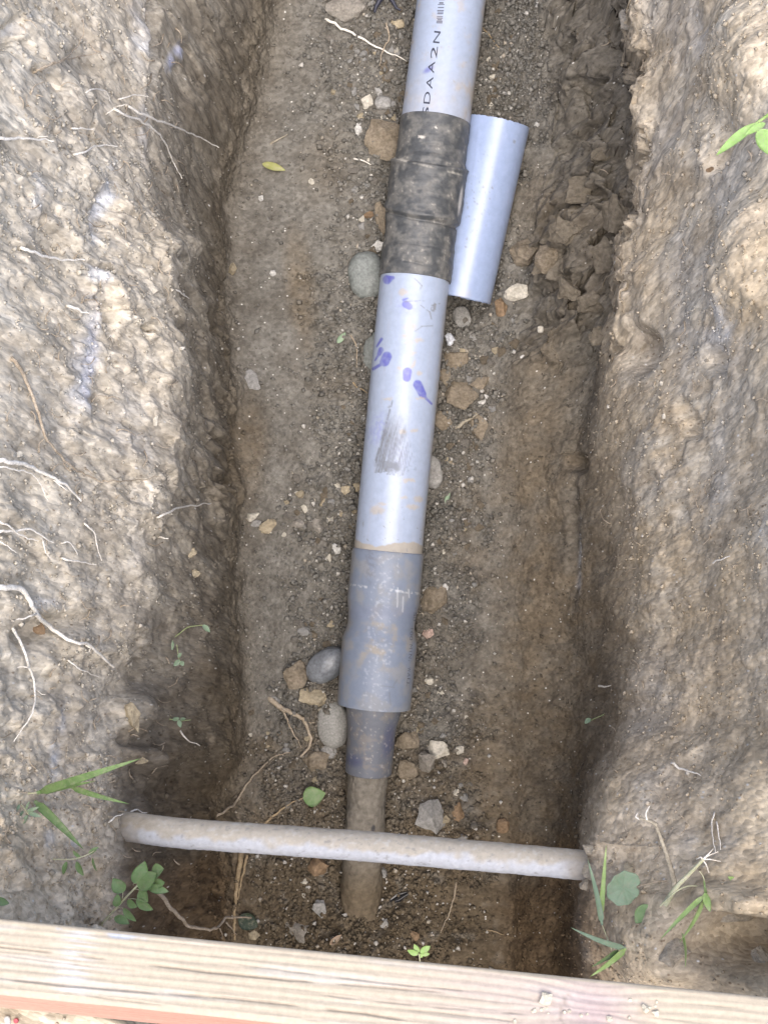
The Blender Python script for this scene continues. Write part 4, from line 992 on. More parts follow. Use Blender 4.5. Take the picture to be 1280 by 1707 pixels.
for row in [('embedded_stone', 'stone', 'tanrock', 219, 1196, 34, 56, 10, 'smooth tan stone jutting from the lower left wall'),
            ('embedded_stone', 'stone', 'tanrock', 236, 1266, 26, 16, -10, 'flat tan stone jutting from the left wall above the long grass blade'),
            ('embedded_stone', 'stone', 'orangerock', 66, 1050, 32, 22, 30, 'orange-brown stone lodged under the thick white root on the left wall'),
            ('embedded_stone', 'stone', 'palerock', 258, 700, 12, 20, 0, 'cream pebble set in the edge of the left wall'),
            ('embedded_stone', 'stone', 'palerock', 30, 757, 20, 13, 0, 'cream stone set in the left wall just above the thick curved root'),
            ('embedded_stone', 'stone', 'palerock', 253, 483, 18, 16, 40, 'pale angular stone on the bright left wall near a short root'),
            ('embedded_stone', 'stone', 'tanrock', 320, 922, 22, 18, 20, 'flat tan stone in the shaded part of the left wall'),
            ('embedded_stone', 'stone', 'tanrock', 322, 955, 24, 16, -20, 'lower flat tan stone in the shaded part of the left wall'),
            ('embedded_stone', 'stone', 'palerock', 1107, 694, 10, 12, 0, 'yellowish pebbles set in the right wall'),
            ('embedded_stone', 'stone', 'palerock', 1103, 640, 10, 10, 0, 'whitish pebble set above the yellowish one in the right wall'),
            ('embedded_stone', 'stone', 'bankclod', 1015, 430, 66, 74, 5, 'blocky clod breaking from the right bank beside the pair of split clods'),
            ('embedded_stone', 'stone', 'bankclod', 985, 500, 62, 50, -10, 'lower block of soil on the right bank, above the smooth slope'),
            ('embedded_stone', 'stone', 'bankclod', 950, 480, 52, 50, 20, 'rounded lump of soil at the toe of the right bank'),
            ('embedded_stone', 'stone', 'bankclod', 1028, 360, 56, 80, 8, 'tall block of soil under the edge of the right wall'),
            ('embedded_stone', 'stone', 'bankclod', 965, 318, 70, 52, 15, 'broad slab of soil on the right bank above the split clods'),
            ('embedded_stone', 'stone', 'bankclod', 940, 385, 64, 48, -20, 'sloping slab of soil just above the pair of split clods'),
            ('embedded_stone', 'stone', 'bankclod', 955, 745, 52, 30, 18, 'flat soil slab overhanging a dark notch on the right bank'),
            ('embedded_stone', 'stone', 'tanclod', 984, 1420, 34, 30, 20, 'soil lump above the right end of the conduit'),
            ('embedded_stone', 'stone', 'tanclod', 988, 1452, 40, 30, -15, 'soil lump covering the right end of the conduit'),
            ('embedded_stone', 'stone', 'tanclod', 978, 1476, 30, 22, 10, 'soil lump under the right end of the conduit'),
            ('embedded_stone', 'stone', 'tanclod', 186, 1372, 34, 30, 15, 'soil lump at the left end of the conduit'),
            ('embedded_stone', 'stone', 'bankclod', 905, 445, 46, 40, 10, 'crumbly clod below the pair of split clods'),
            ('embedded_stone', 'stone', 'bankclod', 1000, 560, 50, 36, -8, 'low block of soil where the right bank meets the smooth slope'),
            ('embedded_stone', 'stone', 'bankclod', 1005, 255, 46, 36, 12, 'ledge block of soil high on the right bank'),
            ('embedded_stone', 'stone', 'greyclod', 1040, 35, 24, 44, 10, 'smooth grey stone under the right wall near the top edge'),
            ('embedded_stone', 'stone', 'orangerock', 1182, 283, 16, 10, 40, 'brown pebble in a crack of the right wall below the bright green shoot'),
            ('embedded_stone', 'stone', 'tanrock', 1048, 1450, 30, 26, 0, 'tan stone above the round sage leaf'),
            ('embedded_stone', 'stone', 'tanclod', 1120, 1585, 62, 54, 15, 'crumbly clod under the grass tuft at the lower right'),
            ('embedded_stone', 'stone', 'tanclod', 1228, 1528, 66, 40, 10, 'crumbly grey clod overhanging the hollow at the lower right'),
            ('embedded_stone', 'stone', 'tanclod', 1270, 1600, 40, 50, 0, 'crumbly clod at the right edge above the timber')]:
    name, cat, mat, u, v, w_, h_, an, lab = row
    stone(name, cat, mat, u, v, w_, h_, an, lab, 'stones and clods set in the trench walls', .6, .6, .5 if mat in ('bankclod', 'tanclod') else .42, 2, .24 if mat in ('bankclod', 'tanclod') else .16)

# loose crumbs one can still count: individuals that share a few meshes
rs = np.random.RandomState(5)
var = []
for k in range(10):
    m_ = rock_mesh('soil_crumb', 500 + k, (1, 1, .7), .8, 1, .15); m_.materials.append(M[['greyclod', 'clod', 'greyclod', 'tanrock', 'palerock', 'clod', 'greyrock', 'greyclod', 'clod', 'greyrock'][k]]); var.append(m_)
zones = [(645, 120, 40, 120, 60), (585, 100, 50, 100, 26), (835, 110, 25, 90, 34), (600, 330, 30, 90, 18), (590, 760, 34, 130, 36), (520, 860, 70, 60, 14), (540, 1050, 45, 60, 14), (800, 590, 45, 80, 26), (770, 800, 40, 100, 20),
         (735, 940, 34, 90, 16), (720, 1180, 36, 60, 20), (760, 1320, 50, 60, 26), (470, 1260, 60, 90, 26), (500, 1480, 70, 50, 16), (720, 1500, 60, 40, 12)]
taken = 0
where = ['left of the printed letters', 'in the upper left rubble away from the pipe', 'right of the printed letters', 'left of the black wrap', 'left of the lower pipe section', 'near the row of stones by the left wall', 'above the shiny dark cobble', 'among the brown slabs right of the pipe', 'right of the dark smear', 'right of the coupling', 'right of the coupling bell', 'around the jagged grey rock', 'around the curled root', 'below the conduit on the left', 'below the conduit on the right']
for zi, (cu, cv, ru, rv, n) in enumerate(zones):
    for k in range(n):
        if taken >= 290: break
        u, v = cu + rs.normal() * ru * .6, cv + rs.normal() * rv * .6
        if v < 4 or abs(u - np.interp(v, AXV, AXU)) < 55: continue
        p, n_ = hit(u, v)
        if n_[2] < .5: continue
        s = rs.uniform(8, 19) * .94e-3
        vi = rs.randint(10); o = link('soil_crumb', var[vi], None, None, p + n_ * s * .12); o.scale = (s, s * rs.uniform(.7, 1.1), s * rs.uniform(.7, 1.0)); o.rotation_euler = align(n_, rs.uniform(0, 360))
        tag(o, 'small loose ' + ['grey-brown crumb', 'brown crumb', 'grey-brown crumb', 'tan chip', 'pale chip', 'brown crumb', 'grey pebble', 'grey-brown crumb', 'brown crumb', 'grey pebble'][vi] + ' ' + where[zi], 'crumb', 'loose crumbs ' + where[zi]); taken += 1
# grit too fine to count
iv = np.array([[.5, 0, 0], [-.5, 0, 0], [0, .5, 0], [0, -.5, 0], [0, 0, .5], [0, 0, -.5]]); ifc = np.array([[0, 2, 4], [2, 1, 4], [1, 3, 4], [3, 0, 4], [2, 0, 5], [1, 2, 5], [3, 1, 5], [0, 3, 5]])
ALLU, ALLV = proj(co2); vis = (ALLU > -60) & (ALLU < 1340) & (ALLV > -60) & (ALLV < 1760)
dPipe = np.abs(ALLU - np.interp(ALLV, AXV, AXU))
dens = vis * (wF * (.18 + 4.2 * (1 - sstep(90 + 60 * topz, 190 + 80 * topz, dPipe + 110 * med)) + .3 * patch) + gmask * (1.15 * wLU + .8 * wRU + .5 * wLL) + .35 * wRL)
dens = dens / dens.sum()
NG = 68000
idx = rs.choice(len(co2), NG, p=dens); sz = np.where(wF[idx] > .5, np.clip(rs.lognormal(math.log(3.9), .55, NG), 1.4, 12) * .94e-3, np.clip(rs.lognormal(math.log(3.6), .5, NG), 1.6, 12) * .70e-3)
rot = rs.normal(size=(NG, 3, 3)); rot = np.linalg.qr(rot)[0]
sc_ = sz[:, None] * rs.uniform(.6, 1.2, (NG, 3))
jit = 1 + rs.uniform(-.22, .22, (NG, len(iv), 1))
gv = np.einsum('nij,nkj->nki', rot, iv[None] * jit * sc_[:, None]) + (co2[idx] + nn[idx] * (sz * .26)[:, None] + rs.uniform(-1, 1, (NG, 3)) * .0009)[:, None]
gf_ = ifc[None] + (np.arange(NG) * len(iv))[:, None, None]
me = mesh_np('loose_grit', gv.reshape(-1, 3), gf_.reshape(-1, 3), False)
gc = CC.reshape(-1, 3)[idx] * np.where(wF[idx, None] > .5, rs.uniform(.75, 1.35, (NG, 1)), rs.uniform(.62, 1.05, (NG, 1))); wh = rs.rand(NG); gc[(wh > .99)] = [.52, .49, .43]; gc[(wh > .93) & (wh < .95) & (wF[idx] > .5)] = [.36, .32, .26]; gc[(wh > .965) & (wF[idx] > .5)] = [.46, .44, .40]
set_col(me, np.repeat(gc, len(iv), 0)); grit = link('loose_grit', me, 'grit'); tag(grit, 'fine loose grit scattered over the trench floor and walls', 'grit', None, 'stuff')

# ================================================================== ROOTS, STRAWS, TWIGS
def sweep(path, rad, n=7):
    path = np.asarray(path); t = np.gradient(path, axis=0); t /= np.linalg.norm(t, axis=1)[:, None] + 1e-12
    up = -FWD - t * (t @ -FWD)[:, None]; up /= np.linalg.norm(up, axis=1)[:, None] + 1e-12; sd_ = np.cross(t, up)
    th = np.linspace(0, 2 * math.pi, n, endpoint=False)
    pts = path[:, None] + rad[:, None, None] * (np.cos(th)[None, :, None] * sd_[:, None] + np.sin(th)[None, :, None] * up[:, None])
    f = grid_faces(len(path), n, True); return pts.reshape(-1, 3), f
def densify(pix, step=4.0, wig=1.3, seed=0):
    pix = np.array(pix, float); d = np.linalg.norm(np.diff(pix, axis=0), axis=1); L = np.concatenate([[0], np.cumsum(d)]); n = max(4, int(L[-1] / step))
    s = np.linspace(0, L[-1], n); q_ = np.stack([np.interp(s, L, pix[:, 0]), np.interp(s, L, pix[:, 1])], 1)
    k = np.array([.25, .5, .25])
    for _ in range(2):
        q_[1:-1] = .25 * q_[:-2] + .5 * q_[1:-1] + .25 * q_[2:]
    a = perlin(np.stack([s * .09, s * 0 + seed * 1.7, s * 0], 1)) * wig * 2.2 + perlin(np.stack([s * .3, s * 0 + seed * 2.3, s * 0], 1)) * wig
    b = perlin(np.stack([s * .09, s * 0 + seed * 1.7 + 50, s * 0], 1)) * wig * 2.2
    return q_ + np.stack([a * .5, b], 1), s / L[-1]
rootseed = [0]
def strand(pix, wpx0, taper=.35, lift=.004, wig=2.2, zz=None, end_lift=0.0, stepm=4.0):
    rootseed[0] += 1; wpx = wpx0 * 1.35
    q_, t = densify(pix, stepm, wig, rootseed[0])
    if zz is None:
        # follow the soil it grows over, smoothed, so that it bridges small hollows
        pts_ = np.array([hit(a, b)[0] for a, b in q_]); dep = (pts_ - CAM) @ FWD
        k = min(9, len(dep) // 2 * 2 - 1)
        dm = np.array([dep[max(0, i - 3):i + 4].min() * .6 + dep[max(0, i - 3):i + 4].mean() * .4 for i in range(len(dep))])
        dm = np.convolve(np.pad(dm, 3, mode='edge'), np.ones(7) / 7, 'valid') - lift - end_lift * t ** 2
    else: dm = zz[0] + (zz[1] - zz[0]) * t
    path = np.array([P(a, b, z) for (a, b), z in zip(q_, dm)])
    path[0] = path[0] + (path[0] - CAM) / np.linalg.norm(path[0] - CAM) * (lift + .004 if zz is None else 0)
    rad = .5 * wpx * dm / F * (1 - (1 - taper) * t) * (1 + .18 * perlin(np.stack([t * 19, t * 0 + rootseed[0], t * 0], 1)))
    return sweep(path, rad), path
def strands_obj(name, cat, mat, label, group, main, branches=(), part='rootlet', **kw):
    (vv_, ff), path = strand(main[0], main[1], **kw); o0 = path[0]
    me_ = mesh_np(name, vv_ - o0, ff); o = link(name, me_, mat, None, o0); tag(o, label, cat, group)
    for b_ in branches:
        (v2, f2_), _p = strand(b_[0], b_[1], **kw); m2 = mesh_np(part, v2 - o0, f2_); link(part, m2, mat, o)
    return o
RW = 'pale roots hanging from the left wall'
for lab, main, br_ in [
    ('short pale root at the left edge, near the top', ([(-6, 232), (20, 231), (50, 230), (90, 234)], 4.5), [([(60, 231), (72, 225), (80, 226)], 1.5)]),
    ('pale root low on the upper left wall, ending before the white chalk streak', ([(34, 412), (60, 422), (85, 430), (112, 434), (142, 433)], 4.5), []),
    ('forked dry root in the top left corner', ([(56, 121), (85, 107), (112, 99), (168, 88)], 3.0), [([(60, 119), (110, 98), (130, 78), (139, 60), (140, 35), (118, 4)], 2.2)]),
    ('long thin root crossing the wall edge, upper of the two', ([(209, 174), (230, 187), (254, 197), (289, 211), (336, 230), (365, 245)], 3.6), [([(192, 180), (209, 174)], 2.0)]),
    ('long thin root crossing the wall edge, lower of the two', ([(190, 180), (215, 195), (232, 200), (258, 215), (277, 240), (290, 270), (303, 299)], 3.4), [([(176, 190), (195, 182)], 1.8)]),
    ('wavy root on the left wall below the small straight one', ([(122, 258), (146, 253), (152, 246), (172, 241), (196, 244)], 3.2), []),
    ('small straight root above the wavy one on the left wall', ([(117, 214), (135, 213), (158, 216)], 2.6), []),
    ('fine curled root high on the left wall', ([(140, 155), (160, 148), (180, 152), (184, 168)], 2.2), [([(196, 167), (225, 158), (247, 160)], 2.4)]),
    ('short stub of root beside the chalk streak', ([(111, 510), (130, 515), (149, 523)], 4.2), []),
    ('long brownish root curving down the middle of the left wall', ([(20, 595), (33, 612), (49, 645), (62, 679), (77, 731), (112, 772), (142, 791), (172, 804)], 5.5), [([(172, 802), (220, 801), (245, 799), (267, 792)], 2.2), ([(142, 780), (158, 792)], 2.2)]),
    ('thick white root curving from the left edge at mid height', ([(-8, 765), (40, 773), (80, 790), (115, 812), (136, 835)], 6.5), [([(-5, 776), (50, 787), (68, 806), (80, 834)], 2.6), ([(88, 800), (110, 815)], 2.0)]),
    ('bundle of white rootlets at the left edge below the thick curved root', ([(-8, 886), (30, 885), (55, 882), (72, 894), (90, 906)], 4.0), [([(-6, 866), (20, 880), (35, 892), (64, 901)], 3.0), ([(72, 898), (75, 918), (84, 930)], 2.4), ([(-4, 900), (18, 912), (28, 922)], 1.8)]),
    ('thin forked root on the bright part of the left wall', ([(138, 873), (154, 882), (160, 900), (166, 922), (170, 934)], 2.6), [([(100, 905), (118, 903), (130, 925)], 2.0)]),
    ('thin horizontal root below the rootlet bundle', ([(101, 931), (130, 936), (160, 941)], 3.0), []),
    ('arched root sticking out over the shaded wall', ([(262, 861), (285, 853), (302, 844), (325, 842), (353, 841)], 3.2), []),
    ('short white root at the wall edge above the shaded part', ([(288, 479), (302, 488), (315, 497)], 2.8), []),
    ('tiny root below the arched one', ([(263, 895), (272, 898), (282, 897)], 2.6), []),
    ('thickest white root, running diagonally across the lower left wall', ([(-10, 977), (20, 980), (42, 984), (52, 1005), (65, 1030), (90, 1050), (118, 1068), (145, 1073), (168, 1092), (190, 1113)], 8.0), [([(62, 1023), (48, 1030), (28, 1032)], 3.2), ([(140, 1073), (155, 1082), (148, 1086)], 2.4)]),
    ('long thin root hanging down below the thickest white root', ([(20, 1045), (36, 1072), (46, 1100), (58, 1140), (60, 1170), (52, 1195), (38, 1215), (24, 1237)], 4.2), [([(50, 1112), (38, 1110), (28, 1113)], 1.8), ([(60, 1150), (68, 1158), (76, 1157)], 1.8)]),
    ('straight thin root on the lower left wall, right of the hanging one', ([(112, 1100), (135, 1117), (165, 1128)], 2.4), []),
    ('fine root dangling in the shaded left wall near the lower sprout', ([(300, 1218), (310, 1230), (322, 1240), (333, 1242)], 2.6), []),
    ('thin pale root above the left end of the conduit', ([(180, 1372), (195, 1360), (206, 1357)], 2.6), [([(212, 1355), (228, 1349), (246, 1356)], 2.6)]),
]:
    strands_obj('root', 'root', 'root' if 'brownish' not in lab and 'dry' not in lab else 'brownroot', lab, RW, main, br_, lift=.013)
# many hair-fine rootlets on both walls, no more than a pixel or two each
hv, hf = [], []
nb = 0
for k in range(240):
    left = rs.rand() < .78
    u = rs.uniform(10, 300) if left else rs.uniform(1000, 1270); v = rs.uniform(20, 1480)
    a = rs.uniform(0, 6.28); L = rs.uniform(8, 34)
    (vv_, ff), _p = strand([(u, v), (u + .5 * L * math.cos(a), v + .5 * L * math.sin(a)), (u + L * math.cos(a + .5), v + L * math.sin(a + .5))], rs.uniform(1.3, 2.4), wig=.9, lift=.006, stepm=3)
    hv.append(vv_); hf.append(ff + nb); nb += len(vv_)
me = mesh_np('hair_roots', np.concatenate(hv), np.concatenate(hf)); hr = link('hair_roots', me, 'brownroot'); tag(hr, 'hair-fine pale rootlets bristling from both trench walls', 'rootlets', None, 'stuff')
RF = 'roots, straws and twigs on the trench floor'
for name, cat, mat, lab, main, br_ in [
    ('straw', 'straw', 'root', 'long pale straw slanting to the pipe beside the letters', ([(543, 33), (580, 52), (630, 80), (684, 103)], 3.6), []),
    ('root', 'root', 'brownroot', 'thin crooked rootlet crossing the long pale straw', ([(643, 38), (650, 62), (637, 84), (633, 110)], 2.4), []),
    ('root', 'root', 'brownroot', 'thick curled root on the floor left of the flat grey cobble', ([(449, 1163), (468, 1180), (490, 1190), (507, 1198), (513, 1215), (519, 1230), (516, 1246), (500, 1262)], 7.5), [([(468, 1180), (478, 1195), (485, 1215), (503, 1246)], 3.0), ([(512, 1207), (524, 1203)], 2.4)]),
    ('root', 'root', 'brownroot', 'long wavy root at the foot of the left wall above the conduit', ([(360, 1363), (390, 1342), (410, 1310), (430, 1285), (455, 1262), (488, 1252)], 3.4), []),
    ('straw', 'straw', 'straw', 'dry stalk whose end lies beside the fallen green leaf', ([(441, 1373), (465, 1352), (488, 1337), (510, 1327)], 3.6), []),
    ('straw', 'straw', 'straw', 'upright brown straw below the conduit on the left', ([(402, 1424), (395, 1480), (391, 1515), (391, 1568)], 7.5), [([(412, 1424), (402, 1470), (396, 1500)], 4.0)]),
    ('root', 'root', 'brownroot', 'thin wavy root on the dark floor right of the black plastic', ([(761, 1468), (757, 1495), (748, 1525), (734, 1555)], 2.6), []),
    ('straw', 'straw', 'straw', 'tiny straw on the dark floor near the timber', ([(811, 1549), (825, 1555), (840, 1558)], 2.2), []),
    ('straw', 'straw', 'straw', 'thin straw in the rubble right of the pipe near the top', ([(804, 46), (815, 60), (831, 79)], 2.2), []),
    ('root', 'root', 'root', 'short white rootlet under the large brown clod', ([(590, 264), (605, 268), (622, 275)], 2.4), []),
    ('straw', 'straw', 'brownroot', 'brown rootlet left of the dark greenish cobble', ([(585, 558), (594, 575), (595, 612)], 2.2), []),
    ('straw', 'straw', 'straw', 'short straw left of the lower pipe section', ([(587, 638), (612, 655)], 2.4), []),
    ('twig', 'twig', 'stick', 'short twig lying on the floor above the yellow leaf', ([(450, 240), (470, 228), (480, 224)], 3.4), []),
    ('twig', 'twig', 'stick', 'small grey twig among the crumbs right of the purple tailed drip', ([(760, 712), (780, 700), (795, 690)], 6.0), []),
]:
    strands_obj(name, cat, mat, lab, RF, main, br_, lift=.003)
strands_obj('root', 'root', 'brownroot', 'grey-brown root bending across the dark corner above the timber', 'roots in the near corner of the trench', ([(262, 1480), (275, 1502), (300, 1530), (320, 1547), (350, 1550), (365, 1545), (380, 1527), (400, 1530), (418, 1529)], 6.0),
            [([(378, 1535), (386, 1548), (395, 1558)], 2.2), ([(366, 1546), (372, 1556), (370, 1565)], 2.0)], zz=(1.66, 1.95))
for lab, main, br_ in [('white root stub in the middle of the lower right wall', ([(1120, 1272), (1130, 1280), (1150, 1286), (1169, 1294)], 3.6), []),
                       ('short white rootlet above the small green sprout on the right wall', ([(999, 1143), (1006, 1149), (1020, 1140)], 3.0), []),
                       ('thin looped root on the tan right wall', ([(1188, 938), (1200, 932), (1219, 925)], 2.4), []),
                       ('two hair roots hanging in the lower right wall', ([(1190, 1355), (1185, 1375), (1188, 1400), (1192, 1422)], 2.2), [([(1195, 1370), (1197, 1395), (1200, 1415)], 2.0)])]:
    strands_obj('root', 'root', 'root', lab, 'pale roots in the right wall', main, br_, lift=.004)

# ================================================================== LEAVES, GRASS, WEEDS
def leaf_mesh(name, base, tip, width, nrm_, o0, prof='oval', curl=.15, fold=.18, nl=14, nw=8, droop=None):
    base, tip = np.asarray(base, float), np.asarray(tip, float); ax = tip - base; L = np.linalg.norm(ax); ax /= L
    n = np.asarray(nrm_, float); n = n - ax * (n @ ax); n /= np.linalg.norm(n); sd_ = np.cross(ax, n)
    t = np.linspace(0, 1, nl); s = np.linspace(-1, 1, nw)
    if prof == 'oval': wd = np.sin(math.pi * t ** .85) ** .75
    elif prof == 'blade': wd = np.clip(t * 8, .35, 1) * (1 - t ** 2.2) ** .9
    elif prof == 'round': wd = np.sqrt(np.clip(1 - (2 * t - 1) ** 2, 0, 1)) ** .9 * (1 + .045 * np.sin(t * 15) + .03 * np.sin(t * 37)); nl = nl
    else: wd = np.sin(math.pi * t ** .7) ** .9
    wd = np.maximum(wd, .02) * width / 2
    cv = curl * L * (np.sin(math.pi * t) * .6)
    w2 = perlin(np.stack([t * 3.1, t * 0 + base[0] * 97, t * 0 + base[1] * 53], 1)) * .10 * width
    pts = base + t[:, None, None] * L * ax + (s[None, :, None] * wd[:, None, None]) * sd_ + (cv[:, None] + fold * np.abs(s)[None, :] * wd[:, None] + w2[:, None] * s[None, :] ** 2)[..., None] * n
    flat = pts.reshape(-1, 3); nvt = len(flat); th_ = .00018
    allv = np.concatenate([flat + n * th_, flat - n * th_]); f = grid_faces(nl, nw)
    rim = list(range(nw)) + [i * nw + nw - 1 for i in range(1, nl)] + [(nl - 1) * nw + j for j in range(nw - 2, -1, -1)] + [i * nw for i in range(nl - 2, 0, -1)]
    rf = np.array([[a, b, b + nvt, a + nvt] for a, b in zip(rim, rim[1:] + rim[:1])])
    return mesh_np(name, allv - o0, np.concatenate([f, f[:, ::-1] + nvt, rf]))
UPN = -FWD
def kidney_leaf(name, cen, stalk, rad, o0):
    """round leaf with a notch at the stalk, scalloped rim and raised veins"""
    cen = np.asarray(cen, float); ax = np.asarray(stalk, float) - cen; n = UPN + np.array([.12, -.1, 0]); n /= np.linalg.norm(n)
    ax = ax - n * (ax @ n); ax /= np.linalg.norm(ax); sd_ = np.cross(n, ax)
    th = np.linspace(0, 2 * math.pi, 61)[:-1]; rr = np.linspace(0.02, 1, 14)
    dn = np.minimum(th, 2 * math.pi - th)
    edge = rad * (1 - .36 * np.exp(-(dn / .20) ** 2) + .035 * np.sin(th * 9 + 1) + .05 * np.sin(th * 2 + .6))
    X_ = rr[:, None] * edge[None]; vein = np.exp(-((((th + .35) % .698) - .349) / .06) ** 2)
    hz_ = .10 * rad * rr[:, None] ** 2 * np.sin(th * 3 + .5)[None] + .10 * rad * rr[:, None] ** 2 - .035 * rad * vein[None] * np.sin(math.pi * rr)[:, None]
    pts = cen + X_[..., None] * (np.cos(th)[None, :, None] * ax + np.sin(th)[None, :, None] * sd_) + hz_[..., None] * n
    flat = pts.reshape(-1, 3); f = grid_faces(14, 60, True); nv_ = len(flat)
    return mesh_np(name, np.concatenate([flat, flat - n * .0004]) - o0, np.concatenate([f, f[:, ::-1] + nv_, np.array([[13 * 60 + k_, 13 * 60 + (k_ + 1) % 60, 13 * 60 + (k_ + 1) % 60 + nv_, 13 * 60 + k_ + nv_] for k_ in range(60)])]))
def leaf_thing(name, cat, mat, b, t, wpx, label, group=None, prof='oval', lift=.004, curl=.12, fold=.2, tilt=(0, 0, 0)):
    pb, n = hit(*b); pt, n2 = hit(*t); d = (pb - CAM) @ FWD; nrm_ = n * .3 + UPN * .7 + np.array(tilt)
    db, dt = (pb - CAM) @ FWD - lift, (pt - CAM) @ FWD - lift
    pb, pt = P(*b, db), P(*t, dt)
    o0 = (pb + pt) / 2; me_ = leaf_mesh(name, pb, pt, wpx * d / F, nrm_, o0, prof, curl, fold); o = link(name, me_, mat, None, o0); return tag(o, label, cat, group)
LG_ = 'fallen leaves on the trench floor'
leaf_thing('fallen_leaf', 'leaf', 'yellow', (437, 273), (476, 284), 13, 'yellow-green pointed leaf lying on the upper left floor', LG_, 'oval', .004, .1, .35)
leaf_thing('fallen_leaf', 'leaf', 'leaf', (505, 1331), (543, 1322), 34, 'broken green leaf on the floor above the conduit', LG_, 'tear', .014, .1, .15)
leaf_thing('fallen_leaf', 'leaf', 'sage', (562, 572), (576, 554), 10, 'tiny green leaf on the floor left of the dark greenish cobble', LG_, 'oval', .004)
leaf_thing('fallen_leaf', 'leaf', 'darkleaf', (398, 1528), (430, 1545), 30, 'blackish wet leaf beside the upright brown straw', LG_, 'oval', .006, .05, .1)
leaf_thing('fallen_leaf', 'leaf', 'brownleaf', (550, 1575), (570, 1558), 11, 'dry brown leaf curled beside the timber', LG_, 'oval', .006, .3, .4)
leaf_thing('fallen_leaf', 'leaf', 'sage', (742, 838), (750, 822), 7, 'tiny green leaf right of the lower pipe section', LG_, 'oval', .004)
def weed(name, label, cat, group, base, parts):
    """parts: ('stem', mat, [(u,v,z)...], width) or ('leaf', mat, (u,v,z), (u,v,z), width, prof)"""
    o0 = P(*base); r_ = empty(name, o0); tag(r_, label, cat, group)
    for p in parts:
        if p[0] in ('stem', 'root', 'petiole'):
            pl = np.array([P(*q_) for q_ in p[2]]); pl = smooth_path(pl, max(10, 6 * len(pl)), 2); pl = pl
            m = p[2][0][2] / F; tt = np.linspace(0, 1, len(pl)); rad = .5 * p[3] * m * (1 - .5 * tt)
            vv_, ff = sweep(pl, rad, 7); link(p[0], mesh_np(p[0], vv_ - o0, ff), p[1], r_)
        else:
            b, t = P(*p[2]), P(*p[3]); rr_ = np.random.RandomState(int(abs(p[2][0] * 7 + p[2][1] * 13)) % 9999)
            nrm_ = UPN + rr_.normal(size=3) * .35
            link(p[0], leaf_mesh(p[0], b, t, p[4] * p[2][2] / F, nrm_, o0, p[5], .10, .18, 30 if p[5] == 'round' else 18 if p[5] == 'blade' else 14, 16 if p[5] == 'round' else 8), p[1], r_)
    return r_
# leafy sprig in the near left corner (pixel positions of its leaves, from a 4x enlargement)
zS = on(172, 1536); zS = float((zS - CAM) @ FWD)
sp = lambda x, y, dz=0: (140 + x / 4, 1400 + y / 4, zS - .03 + dz)
lv = [((262, 350), (196, 256), 17), ((340, 290), (408, 140), 19), ((362, 318), (490, 222), 22), ((455, 225), (535, 192), 18), ((425, 312), (566, 346), 11), ((372, 335), (430, 412), 16), ((350, 396), (463, 466), 13), ((288, 408), (357, 448), 10), ((262, 456), (350, 543), 9), ((205, 516), (305, 560), 11), ((215, 445), (228, 358), 10), ((470, 290), (540, 285), 12)]
pr = [('stem', 'palestem', [(170, 1541, zS + .01), sp(120, 560, -.005), sp(200, 475, -.01), sp(270, 395, -.015), sp(345, 318, -.02), sp(400, 260, -.02)], 5.5)]
for a, b, w_ in lv: pr.append(('leaf', 'leaf', sp(*a, -.022), sp(*b, -.03), w_ * 1.4, 'oval'))
for a, b in (((258, 400), (262, 350)), ((330, 300), (340, 290)), ((300, 395), (350, 396)), ((230, 450), (262, 456)), ((160, 535), (205, 516)), ((335, 330), (372, 335))): pr.append(('petiole', 'palestem', [sp(*a, -.012), sp((a[0] + b[0]) / 2, (a[1] + b[1]) / 2 - 4, -.018), sp(*b, -.022)], 2.2))
weed('leafy_weed', 'fresh green leafy sprig rising above the timber on the left', 'weed', None, (170, 1541, zS), pr)
def zat(u, v): return float((hit(u, v)[0] - CAM) @ FWD)
z0 = zat(60, 1325)
g = lambda u, v, dz=0: (u, v, z0 + dz)
weed('grass_plant', 'grass with three long green blades on the left wall above the conduit end', 'grass', None, g(30, 1325, 0),
     [('stem', 'palestem', [g(-8, 1330, -.003), g(25, 1325, -.008), g(72, 1320, -.012)], 5),
      ('blade', 'grass', g(62, 1322, -.012), g(236, 1264, -.07), 15, 'blade'), ('blade', 'grass', g(70, 1322, -.012), g(160, 1302, -.04), 9, 'blade'), ('blade', 'grass', g(118, 1312, -.02), g(216, 1340, -.05), 10, 'blade'), ('blade', 'grass', g(58, 1335, -.010), g(140, 1416, -.02), 15, 'blade')])
z0 = zat(45, 1345)
weed('small_sprig', 'little pale green sprig under the grass blades on the left wall', 'weed', None, g(45, 1345),
     [('stem', 'palestem', [g(25, 1328, -.004), g(40, 1345, -.010), g(48, 1358, -.012)], 3)] + [('leaf', 'sage', g(*a, -.012), g(*b, -.014), w_, 'oval') for a, b, w_ in (((35, 1340), (28, 1352), 6), ((45, 1352), (66, 1345), 6), ((47, 1355), (70, 1362), 7), ((47, 1358), (40, 1374), 7), ((44, 1350), (50, 1336), 5), ((40, 1352), (33, 1362), 5))])
z0 = zat(100, 1432)
weed('small_sprig', 'lanky seedling with a pale horizontal stem on the left wall', 'weed', None, g(60, 1434),
     [('stem', 'palestem', [g(30, 1435, -.004), g(70, 1432, -.010), g(125, 1433, -.014), g(150, 1424, -.016), (158, 1418, z0 - .016)], 3.4)] + [('leaf', 'leaf', g(*a, -.014), g(*b, -.014), w_, 'oval') for a, b, w_ in (((128, 1436), (140, 1460), 12), ((112, 1436), (106, 1458), 9), ((148, 1424), (165, 1412), 8), ((135, 1430), (122, 1418), 7), ((155, 1430), (162, 1452), 7))])
z0 = zat(2, 1503)
